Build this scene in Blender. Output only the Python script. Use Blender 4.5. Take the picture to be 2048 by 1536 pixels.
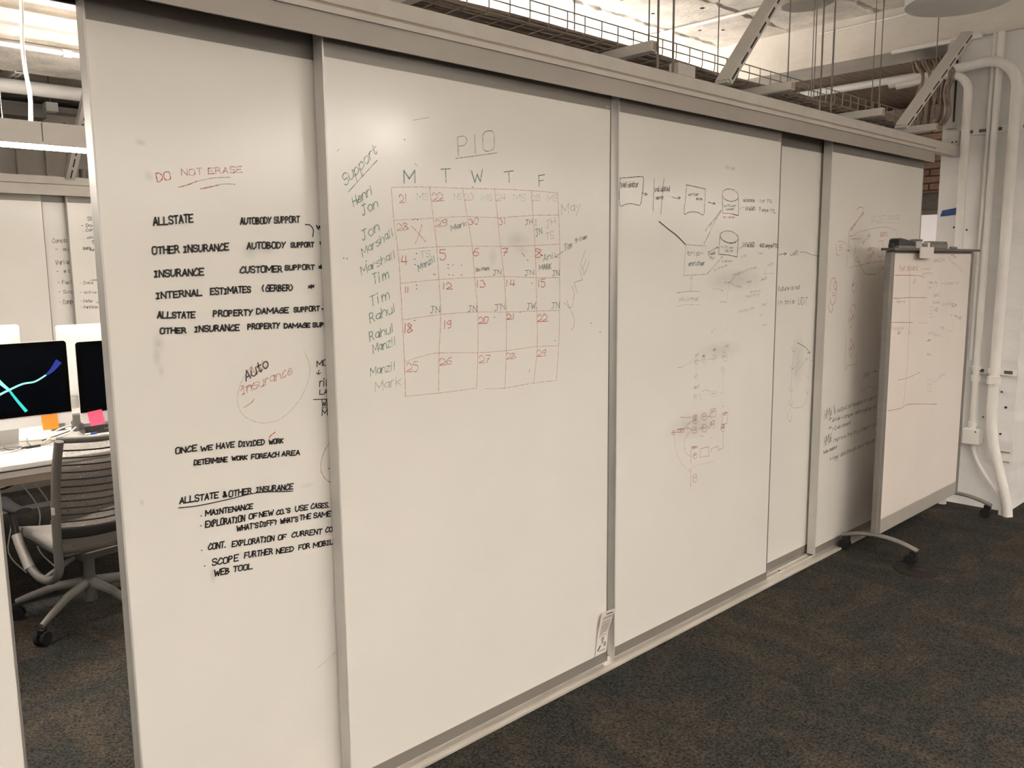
import bpy, math, random
from mathutils import Vector, Matrix
random.seed(7)
for o in list(bpy.data.objects): bpy.data.objects.remove(o, do_unlink=True)
SC = bpy.context.scene; COL = SC.collection
PI = math.pi
# ---------------- camera ----------------
cam = bpy.data.cameras.new('camera'); cam.sensor_width = 36; cam.lens = 29.30534
co = bpy.data.objects.new('camera', cam); COL.objects.link(co)
co.matrix_world = Matrix([[0.7242744, 0.1030513, -0.6817676, 0.0], [-0.6894556, 0.0956034, -0.7179909, -2.1116963], [-0.0088105, 0.9900709, 0.1402924, 1.65], [0, 0, 0, 1]])
cam.clip_start = .05; cam.clip_end = 100
SC.camera = co
# ---------------- world, exposure ----------------
w = bpy.data.worlds.new('world'); SC.world = w; w.use_nodes = True
w.node_tree.nodes['Background'].inputs[0].default_value = (1, .9, .8, 1)
w.node_tree.nodes['Background'].inputs[1].default_value = .25
SC.view_settings.view_transform = 'Standard'; SC.view_settings.look = 'None'
SC.view_settings.gamma = 1; SC.view_settings.use_curve_mapping = False
SC.view_settings.exposure = 0.28
E_NEAR, E_FAR, E_UP, E_UPN, E_WIN, E_SIDE = 51.0, 82.0, 340.0, 62.0, .45, 3.2   # strength of the lamps' luminous strips and added side glow
LAMP = (1, .925, .835)

# ---------------- materials ----------------
def mat(name, col, rough=.6, metal=0, spec=.5, noise=0, nscale=8, bump=0, bscale=60, emit=None, es=0, stretch=None, coat=0):
    m = bpy.data.materials.new(name); m.use_nodes = True; nt = m.node_tree; N = nt.nodes; L = nt.links
    b = N['Principled BSDF']; c = (*col, 1)
    b.inputs['Base Color'].default_value = c; b.inputs['Roughness'].default_value = rough
    b.inputs['Metallic'].default_value = metal; b.inputs['Specular IOR Level'].default_value = spec
    b.inputs['Coat Weight'].default_value = coat
    tc = N.new('ShaderNodeTexCoord'); mp = N.new('ShaderNodeMapping'); L.new(tc.outputs['Object'], mp.inputs[0])
    if stretch: mp.inputs['Scale'].default_value = stretch
    if noise:
        n = N.new('ShaderNodeTexNoise'); n.inputs['Scale'].default_value = nscale; n.inputs['Detail'].default_value = 5
        L.new(mp.outputs[0], n.inputs['Vector'])
        r = N.new('ShaderNodeValToRGB'); r.color_ramp.elements[0].position = .3; r.color_ramp.elements[1].position = .7
        r.color_ramp.elements[0].color = (*[v*(1-noise) for v in col], 1); r.color_ramp.elements[1].color = (*[min(1, v*(1+noise)) for v in col], 1)
        L.new(n.outputs[0], r.inputs[0]); L.new(r.outputs[0], b.inputs['Base Color'])
    if bump:
        n2 = N.new('ShaderNodeTexNoise'); n2.inputs['Scale'].default_value = bscale; n2.inputs['Detail'].default_value = 6
        L.new(mp.outputs[0], n2.inputs['Vector'])
        bp = N.new('ShaderNodeBump'); bp.inputs['Strength'].default_value = bump; bp.inputs['Distance'].default_value = .01
        L.new(n2.outputs[0], bp.inputs['Height']); L.new(bp.outputs[0], b.inputs['Normal'])
    if emit: b.inputs['Emission Color'].default_value = (*emit, 1); b.inputs['Emission Strength'].default_value = es
    return m
def ink(name, col, alpha, lo=.25, ns=90):
    m = bpy.data.materials.new(name); m.use_nodes = True; nt = m.node_tree; N = nt.nodes; L = nt.links
    b = N['Principled BSDF']; b.inputs['Base Color'].default_value = (*col, 1); b.inputs['Roughness'].default_value = .45
    tr = N.new('ShaderNodeBsdfTransparent'); mx = N.new('ShaderNodeMixShader')
    tc = N.new('ShaderNodeTexCoord'); n = N.new('ShaderNodeTexNoise'); n.inputs['Scale'].default_value = ns; n.inputs['Detail'].default_value = 3
    L.new(tc.outputs['Object'], n.inputs['Vector'])
    mr = N.new('ShaderNodeMapRange'); mr.inputs[1].default_value = .3; mr.inputs[2].default_value = .7
    mr.inputs[3].default_value = alpha*lo; mr.inputs[4].default_value = min(1, alpha*1.25)
    L.new(n.outputs[0], mr.inputs[0]); L.new(mr.outputs[0], mx.inputs[0]); L.new(tr.outputs[0], mx.inputs[1]); L.new(b.outputs[0], mx.inputs[2])
    L.new(mx.outputs[0], N['Material Output'].inputs[0]); return m
M = {}
M['board'] = mat('whiteboard_laminate', (.79, .765, .725), .21, spec=.65, noise=.025, nscale=2.2)
M['board2'] = mat('whiteboard_steel', (.82, .745, .70), .3, spec=.4, noise=.03, nscale=3)
M['alu'] = mat('anodised_aluminium', (.215, .20, .185), .45, metal=.2, noise=.05, nscale=3, stretch=(.3, 1, 30), bump=.03, bscale=200)
M['alu_l'] = mat('bare_aluminium_edge', (.60, .585, .56), .4, metal=.35, noise=.05, nscale=4)
M['alu_t'] = mat('floor_track_aluminium', (.64, .60, .54), .38, metal=.3, noise=.12, nscale=9, stretch=(.5, 3, 1), bump=.05, bscale=80)
M['fascia'] = mat('painted_track_cover', (.37, .345, .315), .45, noise=.04, nscale=3)
M['cream'] = mat('cream_painted_steel', (.56, .53, .49), .5, noise=.06, nscale=10)
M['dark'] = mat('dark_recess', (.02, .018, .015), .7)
M['strut'] = mat('painted_strut_channel', (.55, .525, .49), .5, noise=.05, nscale=12)
M['conc'] = mat('white_painted_concrete', (.66, .61, .55), .85, noise=.10, nscale=3.2, bump=.6, bscale=18)
M['conc2'] = mat('rough_painted_concrete', (.60, .55, .49), .9, noise=.22, nscale=5, bump=.9, bscale=30)
M['col'] = mat('white_painted_brick_pier', (.80, .79, .78), .75, noise=.05, nscale=4, bump=.5, bscale=14)
M['wall'] = mat('painted_wall', (.66, .60, .54), .8, noise=.05, nscale=2, bump=.2, bscale=30)
M['wire'] = mat('galvanised_wire', (.27, .24, .21), .5, metal=.3)
M['rod'] = mat('threaded_rod_steel', (.24, .22, .20), .5, metal=.4, bump=.5, bscale=400)
M['cable'] = mat('old_brown_cable', (.20, .15, .115), .6, noise=.3, nscale=20)
M['conduit'] = mat('painted_conduit', (.82, .80, .77), .5, noise=.04, nscale=8, bump=.1, bscale=30)
M['white'] = mat('white_plastic', (.80, .78, .75), .35)
M['lampw'] = mat('white_enamel_lamp_body', (.78, .76, .74), .4)
M['black'] = mat('black_plastic', (.012, .012, .014), .35)
M['rubber'] = mat('black_rubber', (.014, .014, .014), .7, spec=.25)
M['cover'] = mat('dark_brown_cover', (.022, .019, .016), .8, spec=.15)
M['screen'] = mat('black_screen_glass', (.001, .0015, .003), .08, spec=.03)
M['bezel'] = mat('black_screen_border', (.001, .001, .001), .1, spec=.04)
M['imac'] = mat('silver_computer_shell', (.76, .75, .74), .38, metal=.15)
M['desk'] = mat('white_desk_laminate', (.80, .775, .74), .4, noise=.02)
M['deske'] = mat('desk_edge_band', (.36, .30, .25), .6)
M['chairg'] = mat('grey_chair_plastic', (.105, .10, .092), .5, bump=.05, bscale=200)
M['chairl'] = mat('light_grey_chair_plastic', (.115, .11, .10), .5)
M['chairb'] = mat('star_base_plastic', (.17, .162, .15), .5)
M['chrome'] = mat('polished_arm_sleeve', (.62, .59, .55), .3, metal=.5)
M['mesh'] = ink('grey_chair_mesh', (.26, .23, .21), .55, .97, 100)
M['meshb'] = mat('black_mesh_band', (.012, .011, .011), .8)
M['seatf'] = mat('grey_seat_fabric', (.14, .128, .115), .8, noise=.15, nscale=160)
M['orange'] = mat('orange_sticky_note', (.80, .235, .018), .7)
M['pink'] = mat('pink_sticky_note', (.93, .095, .20), .7)
M['note'] = mat('paper', (.74, .69, .65), .8)
M['tape'] = mat('blue_painters_tape', (.015, .055, .19), .7, noise=.1, nscale=30)
M['prtg'] = mat('grey_print', (.30, .28, .26), .8, noise=.3, nscale=200)
M['prtk'] = mat('black_print', (.02, .02, .02), .8)
M['felt'] = mat('dusty_grey_felt', (.20, .185, .165), .95, noise=.2, nscale=60)
M['brick'] = mat('painted_brick', (.50, .33, .24), .85, noise=.15, nscale=20, bump=.4, bscale=40)
M['mortar'] = mat('mortar', (.30, .24, .20), .9)
M['brown'] = mat('brown_wood_deck', (.26, .19, .14), .8, noise=.3, nscale=4, stretch=(1, 8, 1))
M['glow'] = mat('lamp_diffuser_down', (.9, .9, .9), .5, emit=LAMP, es=E_FAR)
M['glown'] = mat('lamp_diffuser_down_near', (.9, .9, .9), .5, emit=LAMP, es=E_NEAR)
M['glowup'] = mat('lamp_diffuser_up', (.9, .9, .9), .5, emit=LAMP, es=E_UP)
M['glowupd'] = mat('lamp_diffuser_up_desk', (.9, .9, .9), .5, emit=LAMP, es=120)
M['glowupn'] = mat('lamp_diffuser_up_near', (.9, .9, .9), .5, emit=LAMP, es=E_UPN)
M['sideglow'] = mat('added_lamp_side_glow', (.9, .9, .9), .5, emit=LAMP, es=E_SIDE)  # side glow added to the unseen near lamps to lift the ambient light
M['globe'] = mat('added_globe_glow', (.9, .9, .9), .5, emit=LAMP, es=42)
M['win'] = mat('bright_far_window', (.3, .28, .26), .5, emit=(1, .86, .78), es=E_WIN)
M['cyan'] = mat('screen_light_cyan', (0, 0, 0), .3, emit=(.04, .66, .64), es=1)
M['mint'] = mat('screen_light_mint', (0, 0, 0), .3, emit=(.35, .95, .78), es=1)
M['blue'] = mat('screen_light_blue', (0, 0, 0), .3, emit=(.010, .035, .34), es=.8)
M['pen'] = mat('blue_pen_plastic', (.01, .03, .25), .4)
INK = dict(k=ink('black_marker', (.012, .012, .014), 1, .85), k2=ink('black_marker_thin', (.03, .03, .032), .92, .6), k3=ink('dark_marker', (.06, .055, .05), .8, .5), k4=ink('worn_dark_marker', (.12, .11, .10), .45, .2),
 kb=ink('dark_green_black_marker', (.02, .04, .042), .82, .6), r=ink('red_marker', (.46, .062, .022), .85, .6), r2=ink('red_marker_worn', (.52, .085, .035), .75, .45), rf=ink('faded_red_marker', (.56, .11, .055), .62, .45), rf2=ink('pale_red_marker', (.58, .15, .09), .5, .35), rf3=ink('almost_erased_red', (.62, .20, .13), .36, .15),
 t=ink('teal_marker', (.03, .19, .165), .82, .55), td=ink('dark_teal_marker', (.02, .10, .09), .88, .6), t2=ink('worn_teal_marker', (.05, .22, .20), .68, .45), t3=ink('greyed_teal_marker', (.17, .22, .20), .5, .35), tf2=ink('almost_erased_teal', (.10, .28, .27), .38, .15),
 gf=ink('grey_marker_trace', (.22, .19, .17), .5, .4), gf2=ink('pale_grey_marker_trace', (.30, .26, .23), .33, .3))
def smudge_mat():
    m = bpy.data.materials.new('grey_smudge'); m.use_nodes = True; nt = m.node_tree; N = nt.nodes; L = nt.links
    b = N['Principled BSDF']; b.inputs['Base Color'].default_value = (.16, .15, .14, 1); b.inputs['Roughness'].default_value = .6
    tr = N.new('ShaderNodeBsdfTransparent'); mx = N.new('ShaderNodeMixShader'); tc = N.new('ShaderNodeTexCoord')
    g = N.new('ShaderNodeTexGradient'); g.gradient_type = 'SPHERICAL'; mp = N.new('ShaderNodeMapping'); mp.inputs['Location'].default_value = (-1, -1, -1); mp.inputs['Scale'].default_value = (2, 2, 2)
    L.new(tc.outputs['Generated'], mp.inputs[0])
    sep = N.new('ShaderNodeSeparateXYZ'); cmb = N.new('ShaderNodeCombineXYZ'); L.new(mp.outputs[0], sep.inputs[0]); L.new(sep.outputs[0], cmb.inputs[0]); L.new(sep.outputs[2], cmb.inputs[2]); L.new(cmb.outputs[0], g.inputs[0])
    n = N.new('ShaderNodeTexNoise'); n.inputs['Scale'].default_value = 22; L.new(tc.outputs['Object'], n.inputs['Vector'])
    mu = N.new('ShaderNodeMath'); mu.operation = 'MULTIPLY'; L.new(g.outputs['Fac'], mu.inputs[0]); L.new(n.outputs[0], mu.inputs[1])
    mu2 = N.new('ShaderNodeMath'); mu2.operation = 'MULTIPLY'; mu2.inputs[1].default_value = .30; L.new(mu.outputs[0], mu2.inputs[0])
    L.new(mu2.outputs[0], mx.inputs[0]); L.new(tr.outputs[0], mx.inputs[1]); L.new(b.outputs[0], mx.inputs[2]); L.new(mx.outputs[0], N['Material Output'].inputs[0]); return m
M['smudge'] = smudge_mat()
def carpet():
    m = bpy.data.materials.new('mottled_carpet_tile'); m.use_nodes = True; nt = m.node_tree; N = nt.nodes; L = nt.links
    b = N['Principled BSDF']; b.inputs['Roughness'].default_value = .95; b.inputs['Specular IOR Level'].default_value = .1
    tc = N.new('ShaderNodeTexCoord')
    def noise(scale, sc, det=4, dist=0):
        mp = N.new('ShaderNodeMapping'); mp.inputs['Scale'].default_value = sc; L.new(tc.outputs['Object'], mp.inputs[0])
        n = N.new('ShaderNodeTexNoise'); n.inputs['Scale'].default_value = scale; n.inputs['Detail'].default_value = det; n.inputs['Distortion'].default_value = dist; L.new(mp.outputs[0], n.inputs['Vector']); return n
    ch = N.new('ShaderNodeTexChecker'); ch.inputs['Scale'].default_value = 1; mpc = N.new('ShaderNodeMapping'); mpc.inputs['Scale'].default_value = (1.64, 1.64, 0); mpc.inputs['Location'].default_value = (.1, .1, .5)
    L.new(tc.outputs['Object'], mpc.inputs[0]); L.new(mpc.outputs[0], ch.inputs['Vector'])
    a = noise(2.2, (1, 2.6, 1), 7, .4); c = noise(2.2, (2.6, 1, 1), 7, .4)
    mx = N.new('ShaderNodeMix'); mx.data_type = 'FLOAT'; L.new(ch.outputs['Fac'], mx.inputs[0]); L.new(a.outputs[0], mx.inputs[2]); L.new(c.outputs[0], mx.inputs[3])
    r = N.new('ShaderNodeValToRGB'); e = r.color_ramp.elements; e[0].position = .36; e[0].color = (.022, .023, .0215, 1); e[1].position = .64; e[1].color = (.040, .0335, .0265, 1)
    x = r.color_ramp.elements.new(.5); x.color = (.028, .026, .023, 1)
    L.new(mx.outputs[0], r.inputs[0])
    f = noise(130, (1, 1, 1), 3); fr = N.new('ShaderNodeMapRange'); fr.inputs[1].default_value = .3; fr.inputs[2].default_value = .7; fr.inputs[3].default_value = .25; fr.inputs[4].default_value = 2.1; L.new(f.outputs[0], fr.inputs[0])
    mm = N.new('ShaderNodeMix'); mm.data_type = 'RGBA'; mm.blend_type = 'MULTIPLY'; mm.inputs[0].default_value = 1; L.new(r.outputs[0], mm.inputs[6]); L.new(fr.outputs[0], mm.inputs[7])
    L.new(mm.outputs[2], b.inputs['Base Color'])
    bp = N.new('ShaderNodeBump'); bp.inputs['Strength'].default_value = .7; bp.inputs['Distance'].default_value = .004; L.new(f.outputs[0], bp.inputs['Height']); L.new(bp.outputs[0], b.inputs['Normal']); return m
M['carpet'] = carpet()

# ---------------- mesh helpers ----------------
class MB:
    def __init__(s): s.v = []; s.f = []; s.sm = []
    def add(s, vs, fs, smooth=False):
        n = len(s.v); s.v += [tuple(v) for v in vs]; s.f += [tuple(i+n for i in f) for f in fs]; s.sm += [smooth]*len(fs); return s
    def box(s, x0, x1, y0, y1, z0, z1):
        return s.add([(x0,y0,z0),(x1,y0,z0),(x1,y1,z0),(x0,y1,z0),(x0,y0,z1),(x1,y0,z1),(x1,y1,z1),(x0,y1,z1)],
            [(0,3,2,1),(4,5,6,7),(0,1,5,4),(1,2,6,5),(2,3,7,6),(3,0,4,7)])
    def obox(s, c, ax, ay, az, sx, sy, sz):
        c = Vector(c); vs = [c+ax*(i*sx/2)+ay*(j*sy/2)+az*(k*sz/2) for k in (-1,1) for i, j in ((-1,-1),(1,-1),(1,1),(-1,1))]
        return s.add(vs, [(0,3,2,1),(4,5,6,7),(0,1,5,4),(1,2,6,5),(2,3,7,6),(3,0,4,7)])
    def tube(s, pts, r, n=8, cap=True, flat=None):
        pts = [Vector(p) for p in pts]; rs = r if isinstance(r, (list, tuple)) else [r]*len(pts); vs = []; up = None
        for i, p in enumerate(pts):
            d = (pts[min(i+1, len(pts)-1)]-pts[max(i-1, 0)]).normalized()
            if up is None: up = Vector((0,0,1)) if abs(d.z) < .9 else Vector((1,0,0))
            a = d.cross(up); a = a.normalized() if a.length > 1e-6 else Vector((1,0,0)); up = a.cross(d).normalized()
            ry = flat[1] if flat else 1; rx = flat[0] if flat else 1
            for k in range(n):
                t = 2*PI*k/n; vs.append(p+a*(math.cos(t)*rs[i]*rx)+up*(math.sin(t)*rs[i]*ry))
        fs = [(i*n+k, i*n+(k+1) % n, (i+1)*n+(k+1) % n, (i+1)*n+k) for i in range(len(pts)-1) for k in range(n)]
        s.add(vs, fs, True)
        if cap: s.add(vs[:n], [tuple(range(n-1, -1, -1))]); s.add(vs[-n:], [tuple(range(n))])
        return s
    def cyl(s, c, r, h, axis=(0,0,1), n=24, r2=None):
        c = Vector(c); a = Vector(axis).normalized(); return s.tube([c, c+a*h], [r, r if r2 is None else r2], n)
    def prism(s, poly, axis, a0, a1):   # poly of 2D points extruded along axis 0/1/2
        def P(p, a): return {0: (a, p[0], p[1]), 1: (p[0], a, p[1]), 2: (p[0], p[1], a)}[axis]
        n = len(poly); vs = [P(p, a0) for p in poly]+[P(p, a1) for p in poly]
        return s.add(vs, [tuple(range(n-1, -1, -1)), tuple(range(n, 2*n))]+[(i, (i+1) % n, n+(i+1) % n, n+i) for i in range(n)])
    def lathe(s, prof, c=(0,0,0), n=24):
        vs = [(c[0]+r*math.cos(2*PI*k/n), c[1]+r*math.sin(2*PI*k/n), c[2]+z) for r, z in prof for k in range(n)]
        fs = [(i*n+k, i*n+(k+1) % n, (i+1)*n+(k+1) % n, (i+1)*n+k) for i in range(len(prof)-1) for k in range(n)]
        return s.add(vs, fs, True)
ORG = {}
def origin(o): return ORG.get(o.name, Vector((0,0,0))) if o else Vector((0,0,0))
def build(mb, name, m, parent=None, bevel=0, at=None, kind=None, label=None):
    """one mesh object; coordinates are given in world space and stored relative to the thing's base"""
    if parent is None:
        if at is None:
            xs, ys, zs = zip(*mb.v); at = ((min(xs)+max(xs))/2, (min(ys)+max(ys))/2, min(zs))
        off = Vector(at)
    else: off = origin(parent)
    me = bpy.data.meshes.new(name); me.from_pydata([tuple(Vector(v)-off) for v in mb.v], [], mb.f)
    for p, sm in zip(me.polygons, mb.sm): p.use_smooth = sm
    me.materials.append(M[m] if isinstance(m, str) else m); me.update()
    o = bpy.data.objects.new(name, me); COL.objects.link(o)
    if parent is None: o.location = off
    else: o.parent = parent
    ORG[o.name] = off
    if bevel:
        b = o.modifiers.new('bevel', 'BEVEL'); b.width = bevel; b.segments = 2; b.limit_method = 'ANGLE'; b.harden_normals = False
    if kind: o['kind'] = kind
    if label: o['label'] = label
    return o
def root(name, at, label, cat, group=None):
    o = bpy.data.objects.new(name, None); COL.objects.link(o); o.location = at; o.empty_display_size = .1
    ORG[o.name] = Vector(at); tag(o, label, cat, group); return o
def tag(o, label, cat, group=None):
    o['label'] = label; o['category'] = cat
    if group: o['group'] = group
    return o
def struct(o): o['kind'] = 'structure'; return o
def piece(src, parent, loc, name=None):
    c = src.copy(); COL.objects.link(c); c.parent = parent; c.location = loc; return c
def copy_tree(o, parent=None):
    c = o.copy(); COL.objects.link(c)
    if parent: c.parent = parent
    for ch in list(o.children): copy_tree(ch, c)
    return c
def smooth(pts, k=5, closed=False):
    P = [Vector(p) for p in pts]
    if len(P) < 3: return P
    out = []; n = len(P)
    for i in range(n-1):
        p0 = P[max(i-1, 0)]; p1 = P[i]; p2 = P[i+1]; p3 = P[min(i+2, n-1)]
        for j in range(k):
            t = j/k; out.append(.5*((2*p1)+(p2-p0)*t+(2*p0-5*p1+4*p2-p3)*t*t+(3*p1-p0-3*p2+p3)*t**3))
    out.append(P[-1]); return out
X, Yv, Zv = Vector((1,0,0)), Vector((0,1,0)), Vector((0,0,1))

# ---------------- hand lettering: single-stroke alphabet, grid x 0-4, baseline 3, capitals 9 ----------------
G = {'A':'032943|1535','B':'0309|~092938272606|~062645342303','C':'~4839291706041323334 4','D':'0309|~092947452303','E':'490903 43|0636','F':'490903|0636','G':'~48392917060413334446|4626','H':'0309|4349|0646','I':'0838|2823|0333','J':'0949|~2924130304','K':'0309|4906|1643','L':'090343','M':'0309254943','N':'03094349','O':'~1908060413334446483919','P':'0309|~0929383726 06','Q':'~1908060413334446483919|2543','R':'0309|~0929383726 06|2643','S':'~4839190816364433130 4','T':'0949|2923','U':'~0905132334454 9','V':'092349','W':'0913273349','X':'0943|4903','Y':'0926|492613','Z':'09490343',
'a':'~37170514243536|~37343 4|3733','b':'0903|~0617363413 03','c':'~37271604133 4','d':'3933|~3616050413233 5','e':'~0535362716041323 34','f':'~39281803|0626','g':'~36160514243 6|~37312010','h':'0903|~051727363 3','i':'1713|1819','j':'~272110|2829','k':'0903|3705|1533','l':'1913','m':'0307|~05172523|~2537464 3','n':'0307|~0517273633','o':'~170605132334362717','p':'0700|~0617273534130 4','q':'3730|~3616051323 35','r':'0307|~051737','s':'~37170635341304','t':'1914|~14233 4|0737','u':'~07041323 34|3733','v':'071337','w':'0713263347','x':'0733|3703','y':'0715|3700','z':'07370333',
'0':'~1908060413333446483919','1':'2923','2':'~07081928373514 03|0343','3':'~0819282736|~263534230304','4':'1905 45|3933','5':'390907|~0727363423130 4','6':'~3918050413233435261605','7':'0939 13|1636','8':'~382819081726354434231304152637 38','9':'~3829180716263738|~39383413',
'.':'13141413','-':'0636','~':'0636','*':'0547|0745|2824','(':'~29171523','|':'2823',')':'~09272503','?':'~0819283726 25|2423','#':'1318|3338|0545|0747','&':'~434 5|4317192937040413234 5',"'":'2928','/':'0339',':':'1514|1817',',':'1412','+':'0545|2724','>':'284624|0646','^':'2309|2337|2943','"':'1918'}
def glyph(ch):
    s = G.get(ch)
    if not s: return []
    out = []
    for st in s.replace(' ', '').split('|'):
        sm = st.startswith('~'); st = st.lstrip('~'); pts = [(int(st[i]), int(st[i+1])) for i in range(0, len(st)-1, 2)]
        if sm and len(pts) > 2: pts = [(p.x, p.y) for p in smooth([(a, b, 0) for a, b in pts], 4)]
        out.append(pts)
    return out
def ribbon(mb, pts, wd, y):
    n = len(pts)
    if n < 2: return
    for i in range(1, n-1):
        ax, az = pts[i][0]-pts[i-1][0], pts[i][1]-pts[i-1][1]; bx, bz = pts[i+1][0]-pts[i][0], pts[i+1][1]-pts[i][1]
        if ax*bx+az*bz < .55*math.hypot(ax, az)*math.hypot(bx, bz):
            ribbon(mb, pts[:i+1], wd, y); ribbon(mb, pts[i:], wd, y); return
    L_ = []
    for i, (x, z) in enumerate(pts):
        a = pts[max(i-1, 0)]; b = pts[min(i+1, n-1)]; dx, dz = b[0]-a[0], b[1]-a[1]; l = math.hypot(dx, dz) or 1e-6
        nx, nz = -dz/l*wd/2, dx/l*wd/2
        if i == 0: x -= dx/l*wd*.4; z -= dz/l*wd*.4
        if i == n-1: x += dx/l*wd*.4; z += dz/l*wd*.4
        L_.append((x+nx, y, z+nz)); L_.append((x-nx, y, z-nz))
    mb.add(L_, [(2*i, 2*i+1, 2*i+3, 2*i+2) for i in range(n-1)])
ADV = {'M':1.4,'W':1.4,'m':1.3,'w':1.25,'I':.8,'i':.7,'l':.62,'1':.72,' ':.6,'.':.5,"'":.5,':':.5,',':.5,'j':.8,'r':.8,'t':.85}
NARROW = set('abcdefghjknopqrstuvxyz2356789')
def write(parent, yb, items):
    for k, (s, x0, z0, x1, z1, h, m, wd) in enumerate(items):
        mb = MB(); y = yb-.0006-.00003*(k % 12); dx, dz = x1-x0, z1-z0; L_ = math.hypot(dx, dz); ux, uz = dx/L_, dz/L_
        sh = .55 if len(s) > 2 else .9
        vx, vz = -uz*sh, 1-(1-ux)*sh*(.5 if ux > .5 else 1)
        s = s.replace('->', '>'); A_ = [ADV.get(ch, 1) for ch in s]; cw = L_/(sum(A_)-.12)
        for i, ch in enumerate(s):
            jy = random.uniform(-.03, .03)*h; sc = random.uniform(.94, 1.06)
            for st in glyph(ch):
                P_ = []
                for gx, gy in st:
                    a = cw*(sum(A_[:i])+gx/(3 if ch in NARROW else 4)*(A_[i]-.25)+.02)+(gy-3)/6*h*.08; b = (gy-3)/6*h*sc+jy
                    P_.append((x0+ux*a+vx*b, z0+uz*a+vz*b))
                ribbon(mb, P_, wd*.001, y)
        if mb.v: build(mb, 'handwritten_line', INK[m], parent)
def draw(parent, yb, items):
    for k, (nm, m, wd, sm, pts) in enumerate(items):
        mb = MB()
        if sm and len(pts) > 2: pts = [(p.x, p.y) for p in smooth([(a, b, 0) for a, b in pts], 5)]
        ribbon(mb, pts, wd*.001, yb-.0011-.00003*(k % 12)); build(mb, nm, INK[m], parent)
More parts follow.
